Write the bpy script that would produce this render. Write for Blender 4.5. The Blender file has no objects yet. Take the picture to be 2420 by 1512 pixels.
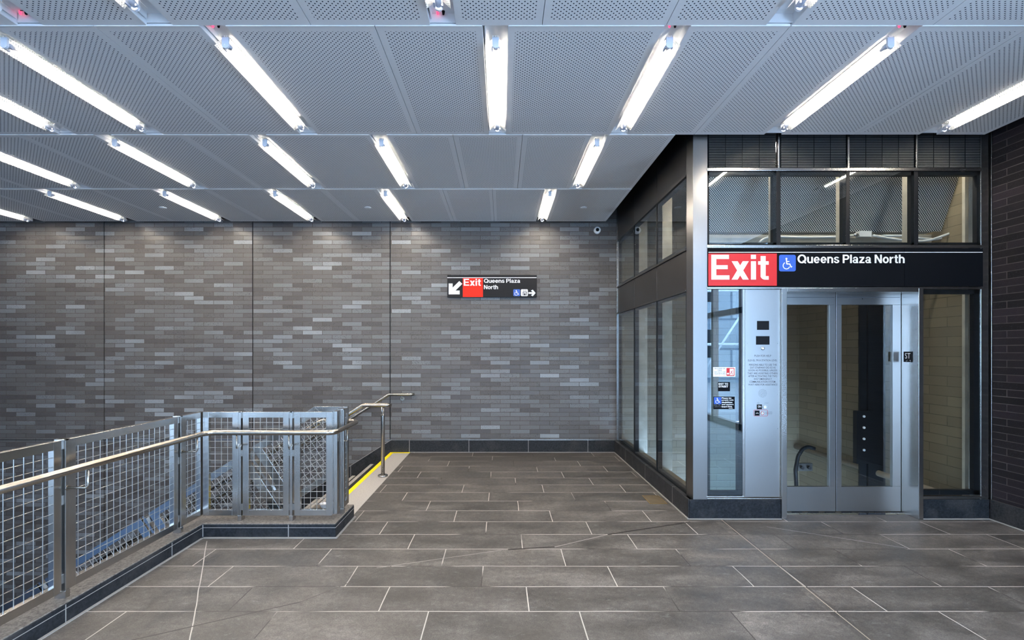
import bpy, bmesh, math, random
from mathutils import Vector, Matrix
random.seed(7)
SC = bpy.context.scene
COL = SC.collection
PI = math.pi

# ------------------------------------------------------------------ camera, world, exposure
F = 1140.0                    # focal length in pixels of the 2420 wide frame
VX, VY, CH = 1186.0, 829.0, 1.56
cam_d = bpy.data.cameras.new('camera')
cam = bpy.data.objects.new('camera', cam_d)
COL.objects.link(cam)
cam.location = (0, 0, CH)
cam.rotation_euler = (PI / 2, 0, 0)
cam_d.sensor_width = 36
cam_d.lens = F / 2420 * 36
cam_d.shift_x = (1210 - VX) / 2420
cam_d.shift_y = (VY - 756) / 2420
cam_d.clip_start = 0.05
SC.camera = cam
vs = SC.view_settings
vs.view_transform = 'Standard'
vs.look = 'None'
vs.gamma = 1
vs.use_curve_mapping = False
vs.exposure = 0.1
WORLD_STRENGTH = 23.5
WORLD_COLOR = (0.47, 0.69, 1.0, 1)
TUBE_STRENGTH = 180.0
w = bpy.data.worlds.new('daylight')
SC.world = w
w.use_nodes = True
bg = w.node_tree.nodes['Background']
bg.inputs[0].default_value = WORLD_COLOR
bg.inputs[1].default_value = WORLD_STRENGTH
# light portal in the street opening behind the camera
pl = bpy.data.lights.new('street_opening_portal', 'AREA')
pl.shape = 'RECTANGLE'
pl.size = 13.4
pl.size_y = 3.5
pl.cycles.is_portal = True
po = bpy.data.objects.new('street_opening_portal', pl)
COL.objects.link(po)
po.location = (-2.2, -4.3, 1.75)
po.rotation_euler = (PI / 2, 0, 0)      # faces +Y
po.rotation_euler = (-PI / 2, 0, PI)
pl2 = pl.copy(); pl2.size = 5.0
po2 = bpy.data.objects.new('side_opening_portal', pl2)
COL.objects.link(po2)
po2.location = (4.62, -1.8, 1.75)
po2.rotation_euler = (-PI / 2, 0, -PI / 2)

# unseen blue fill light added under the slab to tint the stair well
ll = bpy.data.lights.new('lower_concourse_light', 'AREA')
ll.shape = 'RECTANGLE'; ll.size = 6.0; ll.size_y = 1.4; ll.energy = 14; ll.color = (0.14, 0.40, 1.0)
lo_ = bpy.data.objects.new('lower_concourse_light', ll)
COL.objects.link(lo_); lo_.location = (-6.0, 0.45, -1.6); lo_.rotation_euler = (PI / 2 + .25, 0, 0)
def s_at(Y): return F / Y
def at(px, py, Y):
    return Vector(((px - VX) * Y / F, Y, CH + (VY - py) * Y / F))

# ------------------------------------------------------------------ node helpers
class NT:
    def __init__(s, name):
        s.m = bpy.data.materials.new(name)
        s.m.use_nodes = True
        s.t = s.m.node_tree
        s.t.nodes.clear()
        s.out = s.t.nodes.new('ShaderNodeOutputMaterial')
    def n(s, kind, **kw):
        nd = s.t.nodes.new(kind)
        for k, v in kw.items(): setattr(nd, k, v)
        return nd
    def put(s, sock, v):
        if hasattr(v, 'links') or isinstance(v, bpy.types.NodeSocket): s.t.links.new(v, sock)
        else: sock.default_value = v
    def math(s, op, a, b=0.0, c=0.0, clamp=False):
        nd = s.n('ShaderNodeMath', operation=op, use_clamp=clamp)
        s.put(nd.inputs[0], a); s.put(nd.inputs[1], b); s.put(nd.inputs[2], c)
        return nd.outputs[0]
    def pos(s):
        g = s.n('ShaderNodeNewGeometry')
        x = s.n('ShaderNodeSeparateXYZ'); s.t.links.new(g.outputs['Position'], x.inputs[0])
        return g.outputs['Position'], x.outputs
    def comb(s, x, y, z=0.0):
        c = s.n('ShaderNodeCombineXYZ')
        s.put(c.inputs[0], x); s.put(c.inputs[1], y); s.put(c.inputs[2], z)
        return c.outputs[0]
    def noise(s, vec, scale, detail=3.0, rough=0.5, out='Fac'):
        nd = s.n('ShaderNodeTexNoise')
        s.put(nd.inputs['Vector'], vec)
        nd.inputs['Scale'].default_value = scale
        nd.inputs['Detail'].default_value = detail
        nd.inputs['Roughness'].default_value = rough
        return nd.outputs[out]
    def white(s, vec):
        nd = s.n('ShaderNodeTexWhiteNoise', noise_dimensions='3D')
        s.put(nd.inputs['Vector'], vec)
        return nd.outputs['Value']
    def ramp(s, fac, stops, interp='LINEAR'):
        nd = s.n('ShaderNodeValToRGB')
        cr = nd.color_ramp; cr.interpolation = interp
        while len(cr.elements) < len(stops): cr.elements.new(0.5)
        for e, (p, c) in zip(cr.elements, stops):
            e.position = p
            e.color = (c[0], c[1], c[2], 1) if not isinstance(c, (int, float)) else (c, c, c, 1)
        s.put(nd.inputs[0], fac)
        return nd.outputs[0]
    def mix(s, fac, a, b, mode='MIX'):
        nd = s.n('ShaderNodeMix', data_type='RGBA', blend_type=mode)
        s.put(nd.inputs[0], fac)
        for sock, v in ((nd.inputs[6], a), (nd.inputs[7], b)):
            if isinstance(v, tuple) and len(v) == 3: v = (*v, 1)
            s.put(sock, v)
        return nd.outputs[2]
    def bump(s, h, strength=0.3, dist=0.01):
        nd = s.n('ShaderNodeBump')
        nd.inputs['Strength'].default_value = strength
        nd.inputs['Distance'].default_value = dist
        s.put(nd.inputs['Height'], h)
        return nd.outputs[0]
    def bsdf(s, color, rough=0.5, metal=0.0, normal=None, spec=0.5, **kw):
        b = s.n('ShaderNodeBsdfPrincipled')
        if isinstance(color, tuple) and len(color) == 3: color = (*color, 1)
        s.put(b.inputs['Base Color'], color)
        s.put(b.inputs['Roughness'], rough)
        s.put(b.inputs['Metallic'], metal)
        s.put(b.inputs['Specular IOR Level'], spec)
        for k, v in kw.items(): s.put(b.inputs[k.replace('_', ' ')], v)
        if normal is not None: s.t.links.new(normal, b.inputs['Normal'])
        s.t.links.new(b.outputs[0], s.out.inputs[0])
        return b

def plain(name, color, rough=0.5, metal=0.0, spec=0.5, grain=0.06, scale=40.0):
    t = NT(name)
    p, _ = t.pos()
    n = t.noise(p, scale, 4)
    f = t.math('MULTIPLY_ADD', t.math('SUBTRACT', n, 0.5), grain * 4, 1.0)
    c = t.mix(1.0, color, t.comb(f, f, f), 'MULTIPLY')
    t.bsdf(c, rough, metal, spec=spec)
    return t.m

def steel(name, color=(0.50, 0.485, 0.465), rough=0.25, stretch=(60, 60, 3), amt=0.10):
    t = NT(name)
    p, _ = t.pos()
    mp = t.n('ShaderNodeMapping'); t.t.links.new(p, mp.inputs[0])
    mp.inputs['Scale'].default_value = stretch
    n = t.noise(mp.outputs[0], 6.0, 4, 0.6)
    n2 = t.noise(p, 3.0, 2)
    r = t.math('ADD', t.math('MULTIPLY_ADD', t.math('SUBTRACT', n, 0.5), amt * .4, rough),
               t.math('MULTIPLY', t.math('SUBTRACT', n2, 0.5), 0.08))
    f = t.math('MULTIPLY_ADD', t.math('SUBTRACT', n, 0.5), 0.10, 1.0)
    c = t.mix(1.0, color, t.comb(f, f, f), 'MULTIPLY')
    t.bsdf(c, r, 1.0)
    return t.m

def brick_mat(name, axis, w, h, z0, u0, mortar, tones, mortar_col, speck=True, rough=0.42, offs=0.5, spec=0.5):
    t = NT(name)
    p, x = t.pos()
    u, v = x[axis], x[2]
    rr = t.math('DIVIDE', t.math('SUBTRACT', v, z0), h)
    row = t.math('FLOOR', rr); fv = t.math('FRACT', rr)
    par = t.math('MULTIPLY', t.math('FLOORED_MODULO', row, 2.0), offs)
    uu = t.math('ADD', t.math('DIVIDE', t.math('SUBTRACT', u, u0), w), par)
    cl = t.math('FLOOR', uu); fu = t.math('FRACT', uu)
    mv = t.math('LESS_THAN', fv, mortar / h)
    mu = t.math('LESS_THAN', fu, mortar / w)
    mask = t.math('MAXIMUM', mu, mv)
    rnd = t.white(t.comb(cl, row, 3.7))
    rnd2 = t.white(t.comb(cl, row, 9.1))
    big = t.noise(p, 0.7, 2)
    rb = t.math('ADD', rnd, t.math('MULTIPLY', t.math('SUBTRACT', big, 0.5), 0.35), clamp=True)
    col = t.ramp(rb, tones, 'LINEAR')
    grain = t.noise(p, 260, 4, 0.7)
    col = t.mix(1.0, col, t.ramp(grain, [(0.3, 0.72), (0.7, 1.22)]), 'MULTIPLY')
    if speck:
        pit = t.noise(p, 95, 2, 0.6)
        thr = t.math('MULTIPLY_ADD', rnd2, 0.12, 0.27)
        pm = t.math('LESS_THAN', pit, thr)
        col = t.mix(t.math('MULTIPLY', pm, 0.75), col, (0.02, 0.02, 0.025))
    mc = t.mix(1.0, mortar_col, t.ramp(t.noise(p, 8, 3), [(0.3, 0.7), (0.7, 1.2)]), 'MULTIPLY')
    col = t.mix(mask, col, mc)
    hgt = t.math('SUBTRACT', 1.0, mask)
    hgt = t.math('ADD', hgt, t.math('MULTIPLY', grain, 0.35))
    ro = t.math('ADD', t.math('MULTIPLY', mask, 0.3), t.math('MULTIPLY_ADD', rnd2, 0.22, rough - 0.1))
    t.bsdf(col, ro, 0.0, normal=t.bump(hgt, 0.5, 0.004), spec=spec)
    return t.m

def seg_mask(t, x, y, p0, p1, width):
    dx, dy = p1[0] - p0[0], p1[1] - p0[1]
    L = math.hypot(dx, dy); dx /= L; dy /= L
    ax = t.math('SUBTRACT', x, p0[0]); ay = t.math('SUBTRACT', y, p0[1])
    along = t.math('ADD', t.math('MULTIPLY', ax, dx), t.math('MULTIPLY', ay, dy))
    perp = t.math('ABSOLUTE', t.math('SUBTRACT', t.math('MULTIPLY', ax, dy), t.math('MULTIPLY', ay, dx)))
    a = t.math('LESS_THAN', perp, width)
    b = t.math('MULTIPLY', t.math('GREATER_THAN', along, 0.0), t.math('LESS_THAN', along, L))
    return t.math('MULTIPLY', a, b)

def floor_mat():
    t = NT('grey_slate_tiles')
    p, x = t.pos()
    wob = t.math('MULTIPLY', t.math('SUBTRACT', t.noise(p, 2.5, 3), 0.5), 0.012)
    X = t.math('ADD', x[0], wob); Y = t.math('ADD', x[1], wob)
    D, W, g = 0.3035, 0.904, 0.007
    rr = t.math('DIVIDE', t.math('SUBTRACT', 4.107, Y), D)
    row = t.math('FLOOR', rr); fv = t.math('FRACT', rr)
    right = t.math('GREATER_THAN', X, 1.95)
    u0 = t.math('ADD', t.math('MULTIPLY_ADD', row, 0.3013, 0.16), t.math('MULTIPLY', right, 0.34))
    uu = t.math('DIVIDE', t.math('SUBTRACT', X, u0), W)
    cl = t.math('FLOOR', uu); fu = t.math('FRACT', uu)
    gm = t.math('MAXIMUM', t.math('LESS_THAN', fv, g / D), t.math('LESS_THAN', fu, g / W))
    rnd = t.white(t.comb(cl, row, right))
    base = t.ramp(rnd, [(0, (0.058, 0.054, 0.050)), (0.5, (0.073, 0.067, 0.062)), (1, (0.090, 0.082, 0.075))])
    mp = t.n('ShaderNodeMapping'); t.t.links.new(p, mp.inputs[0])
    mp.inputs['Scale'].default_value = (1.0, 2.2, 1); mp.inputs['Rotation'].default_value = (0, 0, 0.5)
    cloud = t.noise(mp.outputs[0], 2.2, 7, 0.68)
    base = t.mix(1.0, base, t.ramp(cloud, [(0.30, 0.50), (0.5, 0.95), (0.68, 1.6)]), 'MULTIPLY')
    fine = t.noise(p, 130, 4, 0.7)
    base = t.mix(1.0, base, t.ramp(fine, [(0.3, 0.55), (0.7, 1.5)]), 'MULTIPLY')
    mid = t.noise(p, 28, 4, 0.7)
    base = t.mix(1.0, base, t.ramp(mid, [(0.3, 0.72), (0.7, 1.28)]), 'MULTIPLY')
    scuff = t.noise(mp.outputs[0], 9, 5, 0.8)
    base = t.mix(t.ramp(scuff, [(0.58, 0.0), (0.74, 0.35)]), base, (0.3, 0.3, 0.3))
    # joints: pale mortar with stretches turned black
    dark = t.ramp(t.noise(p, 1.15, 2), [(0.53, 0.0), (0.57, 1.0)])
    gcol = t.mix(dark, (0.40, 0.375, 0.34), (0.025, 0.022, 0.02))
    col = t.mix(gm, base, gcol)
    # control joint, diagonal cut joint and hairline cracks
    cj = seg_mask(t, x[0], x[1], (2.03, 4.46), (1.84, -4.0), 0.003)
    cj2 = seg_mask(t, x[0], x[1], (2.045, 4.46), (1.865, -4.0), 0.004)
    col = t.mix(cj, col, (0.32, 0.27, 0.21)); col = t.mix(cj2, col, (0.05, 0.045, 0.04))
    d1 = seg_mask(t, X, Y, (-2.42, 3.96), (-1.42, 2.12), 0.0032)
    col = t.mix(d1, col, (0.40, 0.375, 0.34))
    k1 = seg_mask(t, X, Y, (0.05, 3.79), (0.42, 3.84), 0.010)
    k2 = seg_mask(t, X, Y, (0.90, 4.10), (1.72, 4.40), 0.010)
    k3 = seg_mask(t, X, Y, (0.42, 3.84), (0.90, 4.10), 0.003)
    k4 = seg_mask(t, X, Y, (-0.9, 3.47), (0.0, 3.78), 0.003)
    k5 = seg_mask(t, X, Y, (-2.0, 2.6), (-1.25, 3.0), 0.005)
    k6 = seg_mask(t, X, Y, (-1.25, 3.0), (-0.8, 3.5), 0.004)
    k7 = seg_mask(t, X, Y, (2.35, 4.28), (3.2, 3.82), 0.003)
    for k, c in ((k1, (0.012, 0.010, 0.009)), (k2, (0.012, 0.010, 0.009)), (k3, (0.33, 0.31, 0.29)),
                 (k4, (0.26, 0.25, 0.23)), (k5, (0.02, 0.018, 0.016)), (k6, (0.05, 0.045, 0.04)), (k7, (0.3, 0.3, 0.3))):
        col = t.mix(k, col, c)
    ro = t.ramp(cloud, [(0.3, 0.40), (0.7, 0.62)])
    hg = t.math('ADD', t.math('MULTIPLY', gm, -1.0), t.math('ADD', t.math('MULTIPLY', fine, 0.4), cloud))
    t.bsdf(col, ro, 0, normal=t.bump(hg, 0.35, 0.003), spec=0.5)
    return t.m

def perforated_mat(name, color, px, py, r, hole=(0.012, 0.02, 0.035), ax=0, ay=1, rough=0.55, metal=0.0, open_holes=False):
    t = NT(name)
    p, x = t.pos()
    a = t.math('DIVIDE', x[ax], px); b = t.math('DIVIDE', x[ay], py)
    def dist(o):
        fa = t.math('SUBTRACT', t.math('FRACT', t.math('ADD', a, o)), 0.5)
        fb = t.math('SUBTRACT', t.math('FRACT', t.math('ADD', b, o)), 0.5)
        fa = t.math('MULTIPLY', fa, px); fb = t.math('MULTIPLY', fb, py)
        return t.math('SQRT', t.math('ADD', t.math('MULTIPLY', fa, fa), t.math('MULTIPLY', fb, fb)))
    d = t.math('MINIMUM', dist(0.0), dist(0.5))
    m = t.math('LESS_THAN', d, r)
    c = t.mix(m, color, hole)  # hole dots coloured dark, standing in for the unlit space behind the metal
    b = t.bsdf(c, t.math('MULTIPLY_ADD', m, 0.4, rough), metal, spec=0.3)
    if open_holes:
        tr = t.n('ShaderNodeBsdfTransparent'); mx = t.n('ShaderNodeMixShader')
        t.put(mx.inputs[0], m); t.t.links.new(b.outputs[0], mx.inputs[1]); t.t.links.new(tr.outputs[0], mx.inputs[2])
        t.t.links.new(mx.outputs[0], t.out.inputs[0])
    return t.m

def glass_mat(name, tint=(0.86, 0.9, 0.9), refl=1.0, rough=0.0):
    t = NT(name)
    p, _ = t.pos()
    tr = t.n('ShaderNodeBsdfTransparent'); tr.inputs[0].default_value = (*tint, 1)
    gl = t.n('ShaderNodeBsdfGlossy'); gl.inputs['Roughness'].default_value = rough
    gl.inputs['Color'].default_value = (0.95, 0.97, 1, 1)
    g = t.n('ShaderNodeNewGeometry')
    dp = t.n('ShaderNodeVectorMath', operation='DOT_PRODUCT')
    t.t.links.new(g.outputs['Incoming'], dp.inputs[0]); t.t.links.new(g.outputs['Normal'], dp.inputs[1])
    c = t.math('SUBTRACT', 1.0, t.math('ABSOLUTE', dp.outputs['Value']), clamp=True)
    fres = t.math('MULTIPLY_ADD', t.math('POWER', c, 5.0), 0.95, 0.043)
    sm = t.noise(p, 1.3, 2)                       # faint dirt film evens the reflection
    f = t.math('MULTIPLY', t.math('MULTIPLY', fres, refl), t.math('MULTIPLY_ADD', sm, 0.2, 0.9), clamp=True)
    mx = t.n('ShaderNodeMixShader')
    t.put(mx.inputs[0], f)
    t.t.links.new(tr.outputs[0], mx.inputs[1]); t.t.links.new(gl.outputs[0], mx.inputs[2])
    t.t.links.new(mx.outputs[0], t.out.inputs[0])
    return t.m

def emit_mat(name, color, strength):
    t = NT(name)
    e = t.n('ShaderNodeEmission')
    p, _ = t.pos()
    n = t.noise(p, 5, 1)
    t.put(e.inputs[0], t.mix(n, (*color, 1), (color[0], color[1] * .98, color[2] * .97, 1)))
    e.inputs[1].default_value = strength
    t.t.links.new(e.outputs[0], t.out.inputs[0])
    return t.m

def granite_mat(name, base=(0.017, 0.018, 0.020), rough=0.38, joint_axis=None, period=0.9, off=0.0):
    t = NT(name)
    p, x = t.pos()
    n = t.noise(p, 55, 5, 0.75)
    n2 = t.noise(p, 4, 3)
    c = t.mix(1.0, base, t.ramp(n, [(0.3, 0.5), (0.7, 2.0)]), 'MULTIPLY')
    c = t.mix(t.ramp(n2, [(0.52, 0.0), (0.8, 0.22)]), c, (0.14, 0.13, 0.12))
    if joint_axis is not None:
        f = t.math('FRACT', t.math('DIVIDE', t.math('SUBTRACT', x[joint_axis], off), period))
        c = t.mix(t.math('LESS_THAN', f, 0.006 / period), c, (0.33, 0.32, 0.31))
    t.bsdf(c, t.ramp(n2, [(0.3, rough), (0.8, rough + 0.25)]), 0, normal=t.bump(n, 0.1, 0.002), spec=0.12)
    return t.m

M = {}
BW, BH = 0.3055, 0.0665
wall_tones = [(0.0, (0.072, 0.066, 0.065)), (0.25, (0.095, 0.091, 0.089)), (0.6, (0.118, 0.116, 0.116)),
              (0.85, (0.146, 0.150, 0.157)), (0.97, (0.200, 0.212, 0.226)), (1.0, (0.25, 0.268, 0.285))]
M['brick_back'] = brick_mat('glazed_grey_brick', 0, BW, BH, 3.003 - 60 * BH, -0.837 - 0.414 - 20 * BW, 0.0075,
                            wall_tones, (0.075, 0.062, 0.053), spec=0.4)
dark_tones = [(0.0, (0.009, 0.008, 0.009)), (0.5, (0.013, 0.011, 0.013)), (1.0, (0.019, 0.015, 0.019))]
M['brick_side'] = brick_mat('dark_iron_brick', 1, BW, BH, 3.003 - 60 * BH, 0.07, 0.0075,
                            dark_tones, (0.045, 0.042, 0.042), spec=0.12, rough=0.7)
tan_tones = [(0.0, (0.130, 0.112, 0.080)), (0.5, (0.145, 0.125, 0.088)), (1.0, (0.160, 0.138, 0.096))]
M['block_side'] = brick_mat('tan_painted_block', 1, 0.406, 0.10, 0.0, 0.0, 0.006, tan_tones, (0.09, 0.077, 0.056), speck=False, rough=0.7, spec=0.1)
M['block_back'] = brick_mat('tan_painted_block_back', 0, 0.406, 0.10, 0.0, 0.0, 0.006, tan_tones, (0.09, 0.077, 0.056), speck=False, rough=0.6)
M['floor'] = floor_mat()
M['ceil_perf'] = perforated_mat('perforated_ceiling_metal', (0.80, 0.80, 0.81), 0.0328, 0.0318, 0.0046)
M['ceil_plain'] = plain('ceiling_metal_border', (0.80, 0.80, 0.81), 0.5, grain=0.02)
M['lip'] = plain('bright_panel_lip', (0.85, 0.87, 0.9), 0.4, grain=0.02)
M['slot'] = plain('slot_tray_white', (0.75, 0.78, 0.82), 0.45, grain=0.02)
M['reflector'] = perforated_mat('perforated_white_reflector', (0.88, 0.87, 0.85), 0.016, 0.016, 0.0028, (0.25, 0.25, 0.26), 0, 1, 0.35, open_holes=True)
M['lamp_plastic'] = plain('lampholder_plastic', (0.72, 0.77, 0.86), 0.4, grain=0.02)
M['lamp_grey'] = plain('lampholder_shadow_plastic', (0.42, 0.46, 0.56), 0.4, grain=0.02)  # darker grey plastic of the sockets
M['tube'] = emit_mat('fluorescent_tube_glow', (1.0, 0.89, 0.74), TUBE_STRENGTH)
M['led'] = emit_mat('red_indicator_glow', (1.0, 0.05, 0.12), 3.0)
M['steel'] = steel('brushed_stainless')
M['steel_post'] = steel('corner_post_stainless', (0.33, 0.325, 0.32), 0.30)
M['steel_h'] = steel('brushed_stainless_horizontal', stretch=(3, 60, 60))
M['steel_door'] = steel('satin_stainless_door', (0.47, 0.475, 0.475), 0.33, (60, 60, 2))
M['rail'] = steel('satin_tube_stainless', (0.40, 0.365, 0.32), 0.26, (20, 20, 20), 0.05)
M['wire'] = steel('wire_stainless', (0.50, 0.495, 0.48), 0.30, (10, 10, 10), 0.04)
M['sheet'] = perforated_mat('honeycomb_sheet', (0.62, 0.62, 0.60), 0.0235, 0.0225, 0.0066, (0.008, 0.009, 0.012), 0, 2, 0.45, 0.3)
M['dark_metal'] = plain('dark_bronze_metal', (0.007, 0.008, 0.010), 0.45, 0.0, spec=0.2, grain=0.05)
M['dark_panel'] = plain('grey_bronze_panel', (0.055, 0.052, 0.05), 0.33, 0.6, grain=0.12, scale=3)
M['louver'] = plain('louver_blade_metal', (0.24, 0.245, 0.25), 0.32, 0.6, grain=0.05)
M['glass'] = glass_mat('clear_glass', (0.93, 0.95, 0.94), 1.15)
M['glass_tint'] = glass_mat('narrow_pane_glass', (0.62, 0.74, 0.78), 2.6)
M['granite'] = granite_mat('black_granite', (0.013, 0.015, 0.018))
M['granite_x'] = granite_mat('black_granite_jointed_x', joint_axis=0, period=0.915, off=-1.425)
M['granite_y'] = granite_mat('black_granite_jointed_y', joint_axis=1, period=0.93, off=3.05)
M['curb_top'] = granite_mat('weathered_granite_top', (0.12, 0.11, 0.10), 0.55)
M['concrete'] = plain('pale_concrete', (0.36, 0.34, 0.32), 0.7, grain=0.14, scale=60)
M['dark_concrete'] = plain('shadowed_slab_concrete', (0.14, 0.14, 0.14), 0.8, grain=0.1)  # dark grey concrete of lower floor, well walls and stringer
M['yellow'] = plain('yellow_nosing_paint', (0.86, 0.70, 0.0), 0.5, grain=0.04)
M['grout'] = plain('pale_joint_line', (0.27, 0.26, 0.25), 0.6, grain=0.05)
M['black'] = plain('matt_black', (0.006, 0.007, 0.009), 0.55, spec=0.1, grain=0.03)
M['sign_black'] = plain('sign_black_enamel', (0.004, 0.005, 0.007), 0.6, spec=0.05, grain=0.03)
M['sign_dark'] = plain('sign_charcoal_enamel', (0.013, 0.013, 0.015), 0.55, spec=0.15, grain=0.03)
M['red'] = plain('sign_red', (0.56, 0.012, 0.014), 0.45, grain=0.02)
M['red_orange'] = plain('sign_orange_red', (0.72, 0.022, 0.006), 0.5, spec=0.2, grain=0.02)
M['blue'] = plain('sign_blue', (0.025, 0.10, 0.48), 0.45, grain=0.02)
M['white'] = plain('sign_white', (0.84, 0.85, 0.87), 0.45, grain=0.02)
M['ink'] = plain('engraved_grey_ink', (0.10, 0.11, 0.13), 0.5, grain=0.02)
M['brass'] = plain('brass_edge', (0.30, 0.20, 0.07), 0.4, 0.7, grain=0.05)
M['cover'] = plain('floor_cover_bronze', (0.13, 0.10, 0.06), 0.5, 0.2, grain=0.1)
M['conduit'] = plain('grey_conduit', (0.42, 0.44, 0.45), 0.45, grain=0.04)
M['beam'] = plain('galvanised_beam', (0.46, 0.43, 0.37), 0.4, 0.4, grain=0.2, scale=7)
M['tanpipe'] = plain('tan_pipe', (0.15, 0.12, 0.085), 0.5, grain=0.05)
M['rubber'] = plain('black_rubber', (0.006, 0.007, 0.009), 0.4, spec=0.15, grain=0.03)
M['plaster'] = plain('pale_upper_plaster', (0.30, 0.30, 0.31), 0.8, grain=0.05)
M['facade'] = brick_mat('street_facade_panels', 0, 2.4, 1.6, 0.0, 0.3, 0.12,
                        [(0, (0.16, 0.19, 0.21)), (1, (0.25, 0.28, 0.29))], (0.10, 0.13, 0.16), speck=False)
M['street'] = plain('street_asphalt', (0.17, 0.175, 0.18), 0.8, grain=0.1)
M['mullion'] = plain('brown_mullion_metal', (0.12, 0.095, 0.08), 0.45, 0.3, grain=0.04)

# ------------------------------------------------------------------ mesh helpers
class MB:
    def __init__(s):
        s.v = []; s.f = []; s.mi = []; s.sm = []
    def face(s, pts, mi=0, smooth=False):
        b = len(s.v); s.v += [Vector(p) for p in pts]
        s.f.append(tuple(range(b, b + len(pts)))); s.mi.append(mi); s.sm.append(smooth)
    def box(s, a, b, mi=0, mat=None):
        x0, x1 = sorted((a[0], b[0])); y0, y1 = sorted((a[1], b[1])); z0, z1 = sorted((a[2], b[2]))
        P = [Vector(p) for p in ((x0, y0, z0), (x1, y0, z0), (x1, y1, z0), (x0, y1, z0),
                                 (x0, y0, z1), (x1, y0, z1), (x1, y1, z1), (x0, y1, z1))]
        if mat is not None: P = [mat @ p for p in P]
        n = len(s.v); s.v += P
        for q in ((0, 3, 2, 1), (4, 5, 6, 7), (0, 1, 5, 4), (1, 2, 6, 5), (2, 3, 7, 6), (3, 0, 4, 7)):
            s.f.append(tuple(n + i for i in q)); s.mi.append(mi); s.sm.append(False)
    def prism(s, pts, off, mi=0):
        """extrude a planar polygon by vector off"""
        off = Vector(off); pts = [Vector(p) for p in pts]; k = len(pts); n = len(s.v)
        nrm = Vector((0, 0, 0))
        for i in range(k): nrm += pts[i].cross(pts[(i + 1) % k])
        if nrm.dot(off) > 0: pts = pts[::-1]
        s.v += pts + [p + off for p in pts]
        s.f.append(tuple(range(n, n + k))); s.f.append(tuple(range(n + 2 * k - 1, n + k - 1, -1)))
        for i in range(k):
            j = (i + 1) % k
            s.f.append((n + j, n + i, n + k + i, n + k + j))
        s.mi += [mi] * (k + 2); s.sm += [False] * (k + 2)
    def tube(s, path, r, seg=12, caps=True, mi=0, r_list=None):
        path = [Vector(p) for p in path]
        T = []
        for i in range(len(path)):
            a = path[max(i - 1, 0)]; b = path[min(i + 1, len(path) - 1)]
            T.append((b - a).normalized())
        ref = Vector((0, 0, 1)) if abs(T[0].z) < 0.9 else Vector((0, 1, 0))
        u = T[0].cross(ref).normalized()
        n0 = len(s.v)
        for i, p in enumerate(path):
            u = (u - T[i] * u.dot(T[i])).normalized(); wv = T[i].cross(u)
            rr = r_list[i] if r_list else r
            for k in range(seg):
                a = 2 * PI * k / seg
                s.v.append(p + (u * math.cos(a) + wv * math.sin(a)) * rr)
        for i in range(len(path) - 1):
            for k in range(seg):
                a = n0 + i * seg + k; b = n0 + i * seg + (k + 1) % seg
                s.f.append((a, b, b + seg, a + seg)); s.mi.append(mi); s.sm.append(True)
        if caps:
            s.f.append(tuple(n0 + k for k in range(seg - 1, -1, -1))); s.mi.append(mi); s.sm.append(False)
            m = n0 + (len(path) - 1) * seg
            s.f.append(tuple(m + k for k in range(seg))); s.mi.append(mi); s.sm.append(False)
    def disc(s, c, r, axis, depth, seg=24, mi=0):
        c = Vector(c); ax = Vector(axis).normalized()
        s.tube([c, c + ax * depth], r, seg, True, mi)
    def build(s, name, mat, parent=None, bevel=0.0, kind=None):
        me = bpy.data.meshes.new(name)
        org = Vector((0, 0, 0))
        q = parent
        while q is not None:
            org += q.location; q = q.parent
        me.from_pydata([tuple(v - org) for v in s.v], [], s.f)
        for m in (mat if isinstance(mat, (list, tuple)) else [mat]): me.materials.append(m)
        for p, mi, sm in zip(me.polygons, s.mi, s.sm):
            p.material_index = mi; p.use_smooth = sm
        me.update()
        o = bpy.data.objects.new(name, me)
        COL.objects.link(o)
        o.parent = parent
        if bevel:
            bm = o.modifiers.new('edge', 'BEVEL'); bm.width = bevel; bm.segments = 2
            bm.limit_method = 'ANGLE'; bm.angle_limit = 0.9
        if kind: o['kind'] = kind
        return o

def fillet(pts, r, n=6):
    pts = [Vector(p) for p in pts]
    out = [pts[0]]
    for i in range(1, len(pts) - 1):
        a, b, c = pts[i - 1], pts[i], pts[i + 1]
        d1 = (a - b).normalized(); d2 = (c - b).normalized()
        ang = d1.angle(d2)
        if ang > PI - 0.02: out.append(b); continue
        d = min(r / math.tan(ang / 2), (a - b).length * .45, (c - b).length * .45)
        p0 = b + d1 * d; p1 = b + d2 * d
        for k in range(n + 1):
            t = k / n
            out.append(p0 * (1 - t) ** 2 + b * 2 * t * (1 - t) + p1 * t * t)
    out.append(pts[-1])
    return out

def thing(name, label, cat, loc=(0, 0, 0), group=None):
    o = bpy.data.objects.new(name, None)
    o.empty_display_size = 0.1
    COL.objects.link(o); o.location = loc
    o['label'] = label; o['category'] = cat
    if group: o['group'] = group
    return o
def tag(o, label, cat, group=None):
    o['label'] = label; o['category'] = cat
    if group: o['group'] = group
    return o
def struct(name, mb, mat, parent=None, bevel=0.0):
    return mb.build(name, mat, parent, bevel, 'structure' if parent is None else None)

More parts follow.
